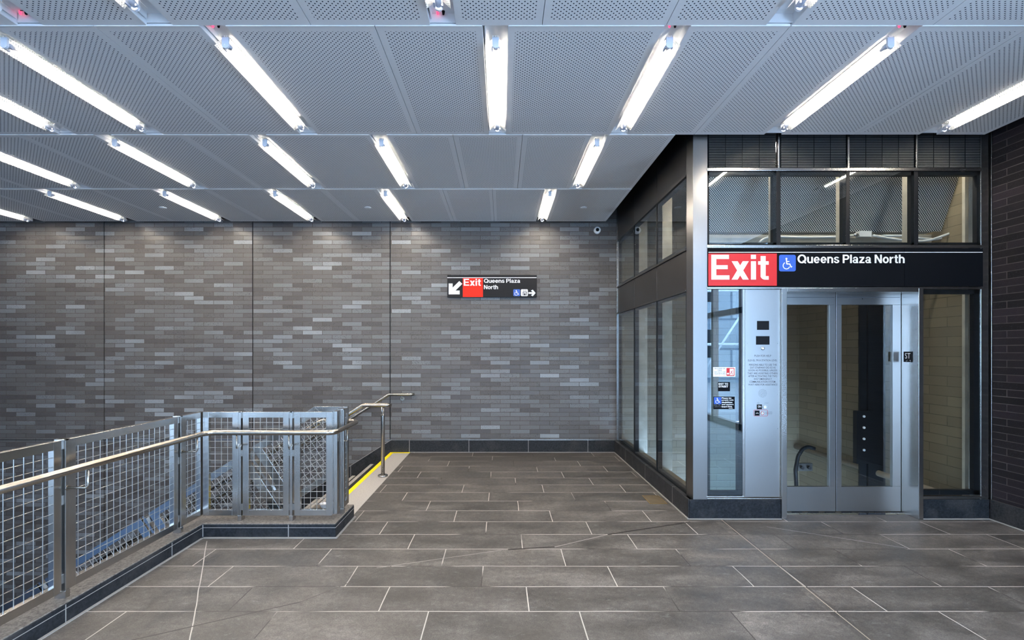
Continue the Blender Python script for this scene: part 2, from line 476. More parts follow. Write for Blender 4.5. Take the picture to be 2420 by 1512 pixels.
def text_into(mb, string, x0, z0, x1, z1, y, mi=0, bold=0.0, depth=0.0015, frame=None):
    """lettering filling the rectangle x0..x1, z0..z1 on a plane facing -Y at depth y"""
    cu = bpy.data.curves.new('lettering', 'FONT')
    cu.body = string; cu.size = 1.0; cu.offset = bold; cu.extrude = 0.0; cu.resolution_u = 6
    ob = bpy.data.objects.new('lettering', cu)
    COL.objects.link(ob)
    dg = bpy.context.evaluated_depsgraph_get()
    me = bpy.data.meshes.new_from_object(ob.evaluated_get(dg))
    COL.objects.unlink(ob); bpy.data.objects.remove(ob)
    xs = [v.co.x for v in me.vertices]; ys = [v.co.y for v in me.vertices]
    ax, bx, ay, by = min(xs), max(xs), min(ys), max(ys)
    n = len(mb.v)
    for v in me.vertices:
        u = x0 + (v.co.x - ax) / (bx - ax) * (x1 - x0)
        q = z0 + (v.co.y - ay) / (by - ay) * (z1 - z0)
        p = Vector((u, y, q)) if frame is None else frame(u, q)
        mb.v.append(p)
    for p in me.polygons:
        vv = [n + i for i in p.vertices]
        mb.f.append(tuple(vv)); mb.mi.append(mi); mb.sm.append(False)
    bpy.data.meshes.remove(me)

# bold grotesque letters drawn as simple shapes (cap height 1)
def _rc(x0, y0, x1, y1): return [(x0, y0), (x1, y0), (x1, y1), (x0, y1)]
def _arc(cx, cy, ox, oy, ix, iy, a0, a1, n=14):
    out = []
    for k in range(n):
        p = math.radians(a0 + (a1 - a0) * k / n); q = math.radians(a0 + (a1 - a0) * (k + 1) / n)
        out.append([(cx + ix * math.cos(p), cy + iy * math.sin(p)), (cx + ox * math.cos(p), cy + oy * math.sin(p)),
                    (cx + ox * math.cos(q), cy + oy * math.sin(q)), (cx + ix * math.cos(q), cy + iy * math.sin(q))])
    return out
_hump = _arc(.33, .44, .33, .315, .13, .15, 0, 180)
GL = {
 'E': (.72, [_rc(0, 0, .2, 1), _rc(0, .83, .70, 1), _rc(0, .42, .65, .58), _rc(0, 0, .72, .17)]),
 'x': (.68, [[(0, .74), (.24, .74), (.68, 0), (.44, 0)], [(.44, .74), (.68, .74), (.24, 0), (0, 0)]]),
 'i': (.2, [_rc(0, 0, .2, .74), _rc(0, .83, .2, 1)]),
 't': (.42, [_rc(.1, .10, .3, .95), _rc(0, .60, .42, .74)] + _arc(.28, .16, .18, .165, 0.0, .03, 180, 270) + [_rc(.27, -.005, .42, .14)]),
 'Q': (1.0, _arc(.5, .5, .5, .52, .285, .345, 0, 360, 30) + [[(.55, .24), (.66, .34), (1.0, .04), (.89, -.07)]]),
 'u': (.66, [_rc(0, .3, .2, .74), _rc(.46, 0, .66, .74)] + _arc(.31, .30, .31, .315, .11, .15, 180, 300) + [_rc(.4, .06, .5, .22)]),
 'e': (.68, _arc(.34, .37, .34, .385, .145, .23, 0, 325, 24) + [_rc(.12, .30, .675, .43)]),
 'n': (.66, [_rc(0, 0, .2, .74), _rc(.46, 0, .66, .45)] + _hump),
 's': (.60, _arc(.30, .545, .285, .21, .10, .075, 15, 270) + _arc(.30, .215, .30, .225, .11, .085, -195, 90) ),
 'P': (.74, [_rc(0, 0, .2, 1), _rc(0, .83, .45, 1), _rc(0, .38, .45, .55)] + _arc(.43, .69, .31, .31, .12, .14, -90, 90)),
 'l': (.2, [_rc(0, 0, .2, 1)]),
 'a': (.66, [_rc(.41, 0, .60, .52), _rc(.5, 0, .66, .10), _rc(.26, .32, .46, .44)] + _arc(.32, .50, .285, .255, .11, .12, 0, 172) + _arc(.27, .215, .27, .23, .10, .095, 0, 360, 20)),
 'z': (.60, [_rc(.02, .59, .58, .74), _rc(0, 0, .6, .15), [(.33, .60), (.58, .60), (.25, .14), (0, .14)]]),
 'N': (.82, [_rc(0, 0, .2, 1), _rc(.62, 0, .82, 1), [(0, 1), (.22, 1), (.82, 0), (.60, 0)]]),
 'o': (.70, _arc(.35, .37, .35, .385, .15, .22, 0, 360, 26)),
 'r': (.44, [_rc(0, 0, .2, .74)] + _arc(.44, .40, .33, .355, .24, .18, 90, 180)),
 'h': (.66, [_rc(0, 0, .2, 1), _rc(.46, 0, .66, .45)] + _hump),
 ' ': (.22, [])}
def letters(mb, string, x0, z0, x1, z1, y):
    polys = []; cx = 0
    for ch in string:
        wd, ps = GL[ch]
        for p in ps: polys.append([(a + cx, b) for a, b in p])
        cx += wd + .085
    xs = [a for p in polys for a, b in p]; zs = [b for p in polys for a, b in p]
    ax, bx, az, bz = min(xs), max(xs), min(zs), max(zs)
    for i, p in enumerate(polys):
        mb.face([(x0 + (a - ax) / (bx - ax) * (x1 - x0), y - (i % 7) * .00012, z0 + (b - az) / (bz - az) * (z1 - z0)) for a, b in p])

# ------------------------------------------------------------------ setting: floor, walls, slabs
ZC = CH + 1.98          # ceiling panel underside 3.54
BACK = 7.456
RW = 4.555              # right brick wall face
# floor
fb = MB()
fb.box((-2.5, -4.3, -0.35), (RW + .3, 4.03, 0)); fb.box((-9.3, -4.3, -0.35), (-2.5, 0.2, 0))
fb.box((-1.41, 4.03, -0.35), (1.86, BACK, 0)); fb.box((1.86, 4.03, -0.35), (RW + .3, 4.60, 0))
struct('floor', fb, M['floor'])
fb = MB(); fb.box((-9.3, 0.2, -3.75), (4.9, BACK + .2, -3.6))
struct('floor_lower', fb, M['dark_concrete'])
# back wall with control joints left as gaps
wb = MB()
for a, b in ((-9.3, -6.155), (-6.141, -3.859), (-3.845, -1.734), (-1.720, 4.9)):
    wb.box((a, BACK, -3.6), (b, BACK + .2, 4.4))
struct('wall_back', wb, M['brick_back'])
jb = MB()
for x in (-6.148, -3.852, -1.727): jb.box((x - .007, BACK + .012, -3.6), (x + .007, BACK + .2, 4.4))
struct('trim_1', jb, M['black'])
wb = MB(); wb.box((RW, .7, 0), (RW + .3, 4.60, 4.4)); wb.box((RW, -4.5, ZC), (RW + .3, .7, 4.4)); struct('wall_right', wb, M['brick_side'])
wb = MB(); wb.box((-9.6, -4.3, -3.6), (-9.3, BACK + .2, 4.4)); struct('wall_left', wb, M['brick_side'])
wb = MB(); wb.box((-9.6, -4.5, ZC), (RW + .3, -4.3, 4.4))
struct('wall_front', wb, M['plaster'])
sb = MB(); sb.box((-9.6, -4.5, 4.4), (4.9, BACK + .2, 4.6)); struct('ceiling_upper', sb, M['black'])
# thin bright flashing line across the back wall, level with the top of the granite
hb = MB(); hb.box((-9.3, BACK - .004, .183), (1.74, BACK, .191)); struct('trim_2', hb, M['steel_h'])
# granite baseboards
bb = MB(); bb.box((-1.71, BACK - .035, 0), (1.77, BACK - .002, .183))
struct('baseboard_back', bb, M['granite_x'], bevel=.003)
bb = MB(); bb.box((RW - .03, .7, 0), (RW, 4.47, .183)); struct('baseboard_right', bb, M['granite_y'], bevel=.003)
bb = MB(); bb.box((1.735, 4.49, 0), (1.775, 7.42, .18)); struct('baseboard_left', bb, M['granite_y'], bevel=.003)
# pale mortar fillets where base meets floor
g = MB()
g.box((1.722, 4.47, 0), (1.735, 7.41, .006)); g.box((-1.41, 7.41, 0), (1.735, BACK - .035, .006))
g.box((RW - .045, .7, 0), (RW - .03, 4.47, .006)); g.box((1.735, 4.465, 0), (2.60, 4.478, .006)); g.box((3.895, 4.465, 0), (4.53, 4.478, .006))
g.box((-2.5, 0.2, 0), (-2.484, 4.03, .006)); g.box((-2.5, 4.012, 0), (-1.372, 4.03, .006)); g.box((-1.388, 4.03, 0), (-1.372, 4.54, .006))
struct('trim_3', g, M['grout'])
# slab edge below the curb, facing the stair well
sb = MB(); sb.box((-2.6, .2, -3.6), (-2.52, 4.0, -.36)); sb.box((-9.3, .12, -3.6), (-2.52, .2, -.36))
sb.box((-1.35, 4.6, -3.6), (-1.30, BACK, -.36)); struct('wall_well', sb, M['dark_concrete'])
# stair nosing of the landing
nb = MB(); nb.box((-1.66, 4.54, -.17), (-1.41, 7.36, .001)); struct('trim_4', nb, M['concrete'])
nb = MB(); nb.box((-1.715, 4.54, -.17), (-1.66, 7.42, .002)); nb.box((-1.66, 7.36, -.17), (-1.41, 7.42, .002))
struct('trim_5', nb, M['yellow'])

# curb under the railings: granite face with worn pale top and a fine joint line
cb = MB()
def curb_box(a, b):
    cb.box((a[0], a[1], 0 if a[2] is None else a[2]), b)
root = thing('granite_curb', 'low dark granite curb with worn grey top under the mesh railings', 'curb', (-2.6, 3.9, 0))
c1 = MB(); c1.box((-2.68, 0.2, -.30), (-2.5, 4.25, .108)); c1.box((-2.5, 4.03, 0), (-1.39, 4.25, .108)); c1.box((-1.75, 4.25, 0), (-1.39, 4.54, .108))
c1.build('curb_body', M['granite'], root, bevel=.004)
c2 = MB(); c2.box((-2.68, 0.2, .108), (-2.503, 4.25, .116)); c2.box((-2.503, 4.033, .108), (-1.393, 4.25, .116)); c2.box((-1.75, 4.25, .108), (-1.393, 4.54, .116))
c2.build('curb_cap', M['curb_top'], root, bevel=.003)
c3 = MB(); c3.box((-2.4985, 0.2, .082), (-2.497, 4.03, .086)); c3.box((-2.497, 4.0285, .082), (-1.39, 4.03, .086))
c3.box((-1.39, 4.03, .082), (-1.3885, 4.54, .086))
for y in (.75, 1.9, 3.65, 2.76): c3.box((-2.4985, y, 0), (-2.4965, y + .005, .108))
c3.box((-2.5, 4.0275, 0), (-2.494, 4.03, .108)); c3.box((-1.786, 4.0275, 0), (-1.780, 4.03, .108))
c3.build('joint_line', M['grout'], root)

# ------------------------------------------------------------------ staircase
TH = math.radians(32.45); TAN = math.tan(TH)
RISE, RUN = 0.178, 0.28
st = thing('staircase', 'dark stone stair going down to the left along the brick wall', 'stairs', (-1.72, 4.6, 0))
for k in range(20):
    x1 = -1.715 - RUN * k; z = -RISE * (k + 1)
    b = MB(); b.box((x1 - RUN - .02, 4.62, z - .05), (x1, 7.40, z)); b.box((x1 - .03, 4.62, z), (x1, 7.40, z + RISE - .002 if k else z + .005))
    so = b.build('step', M['granite'], st)
    b = MB(); b.box((x1 - RUN - .02, 4.62, z), (x1 - RUN + .03, 7.40, z + .003)); b.build('nosing_strip', M['concrete'], so)
# sloping granite skirt and stringer
sk = MB()
def slope_z(x, top): return top + (x + 1.72) * TAN
sk.prism([(-1.71, BACK - .03, .183), (-1.71, BACK - .03, -.2), (-7.3, BACK - .03, slope_z(-7.3, -.2)), (-7.3, BACK - .03, slope_z(-7.3, .183))], (0, .028, 0))
sk.build('wall_skirt', granite_mat('black_granite_skirt', joint_axis=0, period=0.62, off=-1.71), st)
sk = MB()
sk.prism([(-1.71, BACK - .032, .183), (-7.3, BACK - .032, slope_z(-7.3, .183)), (-7.3, BACK - .032, slope_z(-7.3, .19)), (-1.71, BACK - .032, .19)], (0, .03, 0))
sk.build('skirt_edge', M['grout'], st)
sk = MB()
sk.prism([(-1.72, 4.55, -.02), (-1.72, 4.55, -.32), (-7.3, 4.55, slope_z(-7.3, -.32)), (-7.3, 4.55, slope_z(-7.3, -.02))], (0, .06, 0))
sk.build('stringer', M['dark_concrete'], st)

# ------------------------------------------------------------------ ceiling with slots
ROWY = [-4.3, -2.984, -1.504, -0.024, 1.456, 2.936, 4.417, 5.894, 7.376]
SLOTS = {8: [], 0: [-6, -4, -2, 0, 2], 1: [-2.6, .4, 3.2], 2: [-3.4, -.9, 1.2, 3.6],
         3: [-4.3, -2.1, .5, 3.0],
         4: [-2.866, -2.08, -.358, 1.686],
         5: [-5.35, -3.965, -3.174, -1.763, -.04, 1.07, 2.48, 3.90],
         6: [-6.46, -5.07, -3.66, -2.24, -1.137, .90],
         7: [-7.09, -5.66, -4.22, -2.84, -1.456, .602]}
SEAMS = {0: [], 1: [-5, -1.2, 2.0], 2: [-5.5, -2.2, 2.4], 3: [-3.2, -.8, 1.76], 4: [-4.1, -1.16, .245, 1.0, 2.62],
         5: [-2.485, -.775, 1.76, 3.23, -4.6], 6: [-7.6, -5.75, -4.43, -2.94, -.45, .19], 7: [-6.4, -5.02, -3.63, -2.2, -.73, -.117]}
# lamps actually hung (slots beyond the frame stay closed)
LAMPS = {1: [-2.6, .4, 3.2], 2: [-3.4, 1.2], 3: [-4.3, -2.1, .5, 3.0], 4: SLOTS[4],
         5: [-5.35, -3.965, -3.174, -1.763, -.04, 1.07, 2.48, 3.90], 6: SLOTS[6], 7: SLOTS[7]}
LAMPS[5] = [-3.965, -1.763, -.04, 1.07, 2.48, 3.90, -3.174]
HW = 0.08
ce = MB(); lipb = MB(); sl = MB()
for i in range(8):
    y0, y1 = ROWY[i], ROWY[i + 1]
    xl, xr = -9.3, (4.42 if i < 6 else 1.59)
    cuts = []
    for c in (SLOTS[i] if i else []):
        if c in LAMPS.get(i, []): cuts.append((c - HW, c + HW, 'slot'))
    for c in SEAMS[i]: cuts.append((c - .002, c + .002, 'seam'))
    cuts.sort()
    edges = [xl]; 
    segs = []; cur = xl
    for a, b, k in cuts:
        segs.append((cur, a)); cur = b
        if k == 'slot':
            h = .065
            # tray top, sides and far/near end
            sl.box((a - .012, y0, ZC + h), (b + .012, y1 - .004, ZC + h + .004))
            sl.box((a - .002, y0 + .006, ZC + .002), (a + .002, y1 - .006, ZC + h)); sl.box((b - .002, y0 + .006, ZC + .002), (b + .002, y1 - .006, ZC + h))
            sl.box((a + .012, y0 + .004, ZC + .025), (a + .015, y1 - .02, ZC + h))
            if i < 7: sl.box((a, y1 - .012, ZC + .012), (b, y1 - .006, ZC + h))
    segs.append((cur, xr))
    for a, b in segs:
        if b - a < .01: continue
        ga = .001
        m = .05 if b - a > .16 else 0
        A = (a, y0 + .004); B = (b, y1)
        z = ZC
        if m:
            ce.face([(A[0], A[1], z), (A[0], B[1], z), (A[0] + m * .85, B[1] - m, z), (A[0] + m * .85, A[1] + m, z)], 1)
            ce.face([(B[0], A[1], z), (B[0] - m * .85, A[1] + m, z), (B[0] - m * .85, B[1] - m, z), (B[0], B[1], z)], 1)
            ce.face([(A[0], A[1], z), (A[0] + m * .85, A[1] + m, z), (B[0] - m * .85, A[1] + m, z), (B[0], A[1], z)], 1)
            ce.face([(A[0], B[1], z), (B[0], B[1], z), (B[0] - m * .85, B[1] - m, z), (A[0] + m * .85, B[1] - m, z)], 1)
            ce.face([(A[0] + m * .85, A[1] + m, z), (A[0] + m * .85, B[1] - m, z), (B[0] - m * .85, B[1] - m, z), (B[0] - m * .85, A[1] + m, z)], 0)
        else:
            ce.face([(A[0], A[1], z), (A[0], B[1], z), (B[0], B[1], z), (B[0], A[1], z)], 1)
        # folded edges and back of the pan
        for p, q in (((A[0], A[1]), (B[0], A[1])), ((B[0], A[1]), (B[0], B[1])), ((B[0], B[1]), (A[0], B[1])), ((A[0], B[1]), (A[0], A[1]))):
            ce.face([(p[0], p[1], z), (q[0], q[1], z), (q[0], q[1], z + .03), (p[0], p[1], z + .03)], 1)
        ce.face([(A[0], A[1], z + .03), (B[0], A[1], z + .03), (B[0], B[1], z + .03), (A[0], B[1], z + .03)], 1)
        if i: lipb.box((a + .002, y0 - .001, ZC - .004), (b - .002, y0 + .0035, ZC + .01))
ceil = struct('ceiling', ce, [M['ceil_perf'], M['ceil_plain']])
lipb.build('panel_lip', M['lip'], ceil)
sl.build('lamp_slot', M['slot'], ceil)

# ------------------------------------------------------------------ strip lights
def make_lamp(label, group, loc):
    """origin at ceiling plane, centre of the slot, start of the reflector; runs +Y 1.21 m"""
    L = 1.19
    t = thing('strip_light', label, 'ceiling light', loc, group)
    o = Vector(loc)
    b = MB()
    for sx in (-1, 1):
        q = [o + Vector((sx * .006, 0, .053)), o + Vector((sx * .068, 0, -.002))]
        b.face([q[0], q[1], q[1] + Vector((0, L, 0)), q[0] + Vector((0, L, 0))])
    b.box(o + Vector((-.02, 0, .053)), o + Vector((.02, L, .06)))
    b.build('reflector', M['reflector'], t)
    b = MB(); b.tube([o + Vector((0, .07, .036)), o + Vector((0, L - .07, .036))], .013, 10)
    b.build('lamp_tube', M['tube'], t)
    for e in (0, 1):
        y = .0 if e == 0 else L; d = 1 if e == 0 else -1
        h = MB()
        pts = [(-.021, .05), (-.021, -.004), (-.014, -.014), (0, -.019), (.014, -.014), (.021, -.004), (.021, .05)]
        h.prism([o + Vector((px, y, pz)) for px, pz in pts], (0, d * .014, 0))
        h.disc(o + Vector((-.003, y - d * .001, .004)), .0018, (0, -d, 0), .0012, 8)
        ho = h.build('lampholder', M['lamp_plastic'], t)
        h = MB(); h.tube([o + Vector((0, y + d * .012, .012)), o + Vector((0, y + d * .05, .018)), o + Vector((0, y + d * .085, .028))], .017, 14, r_list=[.018, .018, .0145])
        h.box(o + Vector((-.027, y + d * .02, -.008)), o + Vector((-.017, y + d * .06, .006)))
        h.box(o + Vector((.017, y + d * .02, -.008)), o + Vector((.027, y + d * .035, .004)))
        h.build('socket', M['lamp_grey'], ho)
    return t
def copy_tree(o, parent=None):
    c = o.copy(); COL.objects.link(c); c.parent = parent
    for ch in list(o.children): copy_tree(ch, c)
    return c
ORD = ['leftmost', 'second from left', 'third from left', 'fourth from left', 'fifth from left', 'sixth from left', 'seventh from left']
ROWN = {4: 'in the row cut by the top edge', 5: 'in the nearest full ceiling row', 6: 'in the middle ceiling row over the stairs', 7: 'in the back ceiling row beside the brick wall'}
proto = None
for i in sorted(LAMPS):
    xs = sorted(LAMPS[i])
    for k, x in enumerate(xs):
        y = ROWY[i] + .137
        if i in (4,): y = ROWY[i] + .10
        if i in ROWN: lab = 'lit fluorescent strip light %s, %s' % (ROWN[i], ('rightmost' if k == len(xs) - 1 else ORD[k]))
        else: lab = 'fluorescent strip light in the ceiling behind the camera'  # extra lamps added for light in the unseen ceiling rows
        g = 'strip lights in the ceiling' if i in ROWN else 'strip lights behind the camera'
        loc = (x, y, ZC - .032)
        if proto is None:
            proto = make_lamp(lab, g, loc)
        else:
            c = copy_tree(proto); c.location = loc; c['label'] = lab; c['group'] = g
# indicator lamps and sensors at the slot ends
leds = [(-2.900, 2.905, 'red indicator lamp in the slot at the top left corner'),
        (-.387, 2.905, 'red indicator lamp below the top centre strip light'),
        (-1.81, 3.022, 'red indicator lamp in the slot left of centre'),
        (1.05, 3.022, 'red indicator lamp in the slot right of centre'),
        (2.49, 3.022, 'red indicator lamp in the slot above the elevator')]
for x, y, lab in leds:
    t = thing('indicator_lamp', lab, 'indicator', (x, y, ZC + .065), 'red indicators in the ceiling slots')
    b = MB(); b.tube([(x, y, ZC + .065), (x, y, ZC + .05), (x, y, ZC + .044)], .007, 12, r_list=[.007, .007, .003]); b.build('red_lens', M['led'], t)
    b = MB(); b.tube([(x + .035, y, ZC + .065), (x + .035, y, ZC + .045)], .009, 10, r_list=[.010, .006]); b.box((x + .005, y - .008, ZC + .062), (x + .03, y - .005, ZC + .065)); b.build('sensor_button', M['black'], t)
# sprinkler caps
for x, where in ((-4.68, 'left'), (-1.85, 'centre'), (1.13, 'right')):
    t = thing('sprinkler_cap', 'flat round white sprinkler cover in the back ceiling row, %s of three' % where, 'sprinkler', (x, 6.66, ZC), 'sprinkler covers')
    b = MB(); b.disc((x, 6.66, ZC), .045, (0, 0, -1), .010, 24); b.build('cover_plate', M['lip'], t)
    b = MB(); b.disc((x, 6.66, ZC - .010), .03, (0, 0, -1), .003, 20); b.build('centre_disc', M['ceil_plain'], t)
# dome camera on the back wall
p = at(1411, 545, BACK)
t = thing('security_camera', 'white round dome camera high on the back brick wall', 'camera', (p.x, BACK, p.z))
b = MB(); b.tube([(p.x, BACK, p.z), (p.x, BACK - .03, p.z), (p.x, BACK - .05, p.z)], .052, 28, r_list=[.055, .055, .040]); b.build('housing', M['white'], t)
b = MB(); b.tube([(p.x - .003, BACK - .05, p.z + .002), (p.x - .003, BACK - .062, p.z), (p.x - .003, BACK - .072, p.z)], .025, 20, r_list=[.028, .022, .008]); b.build('lens', M['rubber'], t)

# ------------------------------------------------------------------ mesh railings
G = 0.0538
def frame_panel(parent, P0, u, w_len, z0, z1, flat=.05, th=.034, up=Vector((0, 0, 1)), nrm=None, cut_mesh=True):
    """rectangular tube frame with woven wire infill; P0 lower start corner on the plane, u along"""
    u = Vector(u).normalized(); up = up.normalized(); nrm = u.cross(up).normalized()
    def pt(a, b, c): return P0 + u * a + up * b + nrm * c
    H = z1 - z0
    def obox(mb, a0, a1, b0, b1, c0, c1):
        m = Matrix((( u.x, up.x, nrm.x, P0.x), (u.y, up.y, nrm.y, P0.y), (u.z, up.z, nrm.z, P0.z), (0, 0, 0, 1)))
        mb.box((a0, b0, c0), (a1, b1, c1), 0, m)
    fr = MB(); h = th / 2
    obox(fr, 0, flat, 0, H, -h, h); obox(fr, w_len - flat, w_len, 0, H, -h, h)
    obox(fr, flat, w_len - flat, H - flat, H, -h, h); obox(fr, flat, w_len - flat, 0, flat, -h, h)
    fo = fr.build('panel_frame', M['steel'], parent, bevel=.002)
    wi = MB(); r = .0026
    iw = w_len - 2 * flat; ih = H - 2 * flat
    if iw > .02:
        n = max(1, int(iw / G)); o = (iw - (n - 1) * G) / 2 if n > 1 else iw / 2
        for k in range(n):
            a = flat + o + k * G
            wi.tube([pt(a, flat, r), pt(a, H - flat, r)], r, 5, False)
        n = int(ih / G); o = (ih - (n - 1) * G) / 2
        for k in range(n):
            b_ = flat + o + k * G
            wi.tube([pt(flat, b_, -r), pt(w_len - flat, b_, -r)], r, 5, False)
        wi.build('wire_mesh', M['wire'], fo)
    return fo
def post(parent, x, y, along, z0=.114, z1=1.045):
    """flat bar post with short connector tabs; along = 'x' or 'y'"""
    b = MB()
    if along == 'x':
        b.box((x - .011, y - .03, z0), (x + .011, y + .03, z1))
        for zz in (.20, .66, .985): b.box((x - .026, y - .012, zz), (x + .026, y + .012, zz + .055))
        b.box((x - .016, y - .032, z0), (x + .016, y + .032, .16)); b.box((x - .02, y - .03, z1 - .01), (x + .02, y + .03, z1))
    else:
        b.box((x - .03, y - .011, z0), (x + .03, y + .011, z1))
        for zz in (.20, .66, .985): b.box((x - .012, y - .026, zz), (x + .012, y + .026, zz + .055))
        b.box((x - .032, y - .016, z0), (x + .032, y + .016, .16)); b.box((x - .03, y - .02, z1 - .01), (x + .03, y + .02, z1))
    b.build('post', M['steel'], parent, bevel=.0015)

Z0, Z1 = .155, 1.04
SXF = -2.577
rl = thing('mesh_railing', 'long stainless mesh railing running toward the camera on the left curb', 'railing', (SXF, 2.8, .114))
ys = [(.78, 1.76), (1.85, 2.806), (2.850, 3.817), (3.862, 4.147)]
for a, b_ in ys:
    frame_panel(rl, Vector((SXF, a, Z0)), (0, 1, 0), b_ - a, Z0, Z1)
for y in (1.805, 2.828, 3.840): post(rl, SXF, y, 'y')
FY = 4.13
rf = thing('mesh_railing', 'short stainless mesh railing across the head of the stair well, facing the camera', 'railing', (-2.0, FY, .114))
def xf(px): return (px - VX) * FY / F
for a, b_ in ((482, 565), (576, 684.5), (697, 786)):
    frame_panel(rf, Vector((xf(a), FY, Z0)), (1, 0, 0), xf(b_) - xf(a), Z0, Z1)
for px in (570.5, 691): post(rf, xf(px), FY, 'x')
RX = xf(786) + .015
rr_ = thing('mesh_railing', 'narrow stainless mesh return railing at the right end of the curb', 'railing', (RX, 4.3, .114))
frame_panel(rr_, Vector((RX, 4.15, Z0)), (0, 1, 0), .125, Z0, Z1)
frame_panel(rr_, Vector((RX, 4.315, Z0)), (0, 1, 0), .155, Z0, Z1)
post(rr_, RX, 4.295, 'y')

# sloping guard on the near side of the stairs
GY = 4.47
gd = thing('stair_guard', 'sloping stainless mesh guard descending behind the front railing', 'railing', (-1.8, GY, 1.0))
U = Vector((-math.cos(TH), 0, -math.sin(TH))); Nn = Vector((-math.sin(TH) * -1, 0, -math.cos(TH)))  # Nn: perpendicular, pointing down-right
Nn = Vector((math.sin(TH), 0, -math.cos(TH)))
def gp(px, py): return at(px, py, GY)
K = Vector((-1.73, GY, 1.046))
S1 = gp(597, 1056)
top_len = (S1 - K).length
_st = [0]
def slab(mb, poly, th=.034):
    _st[0] += 1; th += (_st[0] % 4) * .0012
    mb.prism([Vector((p.x, GY - th / 2, p.z)) for p in poly], (0, th, 0))
def bar(mb, a, b, wd, side, th=.034):
    d = (b - a).normalized(); q = Vector((-d.z, 0, d.x)) * side
    slab(mb, [a, b, b + q * wd, a + q * wd], th)
PH = .63
# upper panel: level piece and slope
up_ = MB(); xr = RX + .01
A0 = Vector((xr, GY, 1.046))
bar(up_, K, A0, .045, -1)
bar(up_, A0, Vector((xr, GY, .44)), .05, -1)
slab(up_, [K, S1, S1 + Nn * .065, K + Nn * .065 + Vector((.02, 0, 0))])
slab(up_, [S1, S1 + Nn * PH, S1 + Nn * PH - U * .075, S1 - U * .075])
B1 = S1 + Nn * PH
LB = (xr - B1.x) / math.cos(TH)
slab(up_, [B1, B1 - Nn * .05, B1 - Nn * .05 - U * (LB - .03), B1 - U * LB])
up_o = up_.build('panel_frame', M['steel'], gd, bevel=.0015)
wm = MB(); r = .0026
Linfo = (K - S1).length
def clip_line(p, d, poly):
    """clip an infinite line p + t*d to a convex polygon in xz, return t range"""
    t0, t1 = -9, 9
    c = sum(poly, Vector()) / len(poly)
    for i in range(len(poly)):
        a = poly[i]; b = poly[(i + 1) % len(poly)]
        e = b - a; n = Vector((-e.z, 0, e.x))
        if n.dot(c - a) < 0: n = -n
        dn = n.dot(d); pn = n.dot(a - p)
        if abs(dn) < 1e-6:
            if pn > 0: return None
            continue
        t = pn / dn
        if dn > 0: t0 = max(t0, t)
        else: t1 = min(t1, t)
    return (t0, t1) if t1 > t0 + .02 else None
def woven(mb, poly, org, d1, d2):
    for k in range(-60, 60):
        for d, e, off in ((d1, d2, -.003), (d2, d1, .003)):
            p = org + e * (k * G)
            c = clip_line(p, d, poly)
            if c: mb.tube([p + d * c[0] + Vector((0, off, 0)), p + d * c[1] + Vector((0, off, 0))], r, 5, False)
poly = [S1, K, A0, B1 - U * LB, B1]
woven(wm, poly, S1, U, Nn)
wm.build('wire_mesh', M['wire'], up_o)
# lower panels
for k in range(3):
    P = S1 + U * (.085 + k * 1.135)
    pm = MB()
    Lp = 1.05
    a, b_, c, d = P, P + U * Lp, P + U * Lp + Nn * PH, P + Nn * PH
    slab(pm, [a, b_, b_ + Nn * .065, a + Nn * .065]); slab(pm, [d - Nn * .065, c - Nn * .065, c, d])
    slab(pm, [a, a + U * .075, d + U * .075, d]); slab(pm, [b_ - U * .075, b_, c, c - U * .075])
    fo = pm.build('panel_frame', M['steel'], gd, bevel=.0015)
    wm = MB(); woven(wm, [a, b_, c, d], a + U * .03, U, Nn); wm.build('wire_mesh', M['wire'], fo)
    pb = MB(); q = P - U * .043
    slab(pb, [q - U * .011, q + U * .011, q + U * .011 + Nn * (PH + .12), q - U * .011 + Nn * (PH + .12)], .06)
    for zz in (.03, .40, .72):
        slab(pb, [q - U * .03 + Nn * zz, q + U * .03 + Nn * zz, q + U * .03 + Nn * (zz + .05), q - U * .03 + Nn * (zz + .05)], .022)
    pb.build('post', M['steel'], gd)

# wraparound handrail on brackets
hr = thing('handrail', 'round satin steel handrail wrapping around the mesh railings', 'handrail', (-2.4, 3.0, .885))
ZH = .888; RR = .0215
kx = -1.73
path = fillet([(-2.425, .7, ZH), (-2.425, 3.965, ZH), (-1.375, 3.965, ZH), (-1.375, 4.62, ZH), (kx, 4.62, ZH),
               (kx - 3.9, 4.62, ZH - 3.9 * TAN)], .09, 8)
b = MB(); b.tube(path, RR, 14); b.build('rail_tube', M['rail'], hr)
def jbracket(mb, a, b_):
    """from post point a horizontally out under the rail at b_, then up"""
    a = Vector(a); b_ = Vector(b_)
    zz = ZH - .13
    mb.tube(fillet([Vector((a.x, a.y, zz)), Vector((b_.x, b_.y, zz)), Vector((b_.x, b_.y, ZH - RR))], .02, 5), .0065, 8)
    mb.disc(Vector((a.x, a.y, zz)), .016, Vector((b_.x, b_.y, zz)) - Vector((a.x, a.y, zz)), .006, 14)
for (a, c) in (((SXF + .03, 1.805), (-2.425, 1.805)), ((SXF + .03, 2.828), (-2.425, 2.828)), ((SXF + .03, 3.84), (-2.425, 3.84)),
               ((xf(570.5), FY - .03), (xf(570.5) + .050, 3.965)), ((xf(691), FY - .03), (xf(691) + .042, 3.965)), ((RX + .03, 4.295), (-1.375, 4.295))):
    b = MB(); jbracket(b, (a[0], a[1], 0), (c[0], c[1], 0)); b.build('bracket', M['rail'], hr)

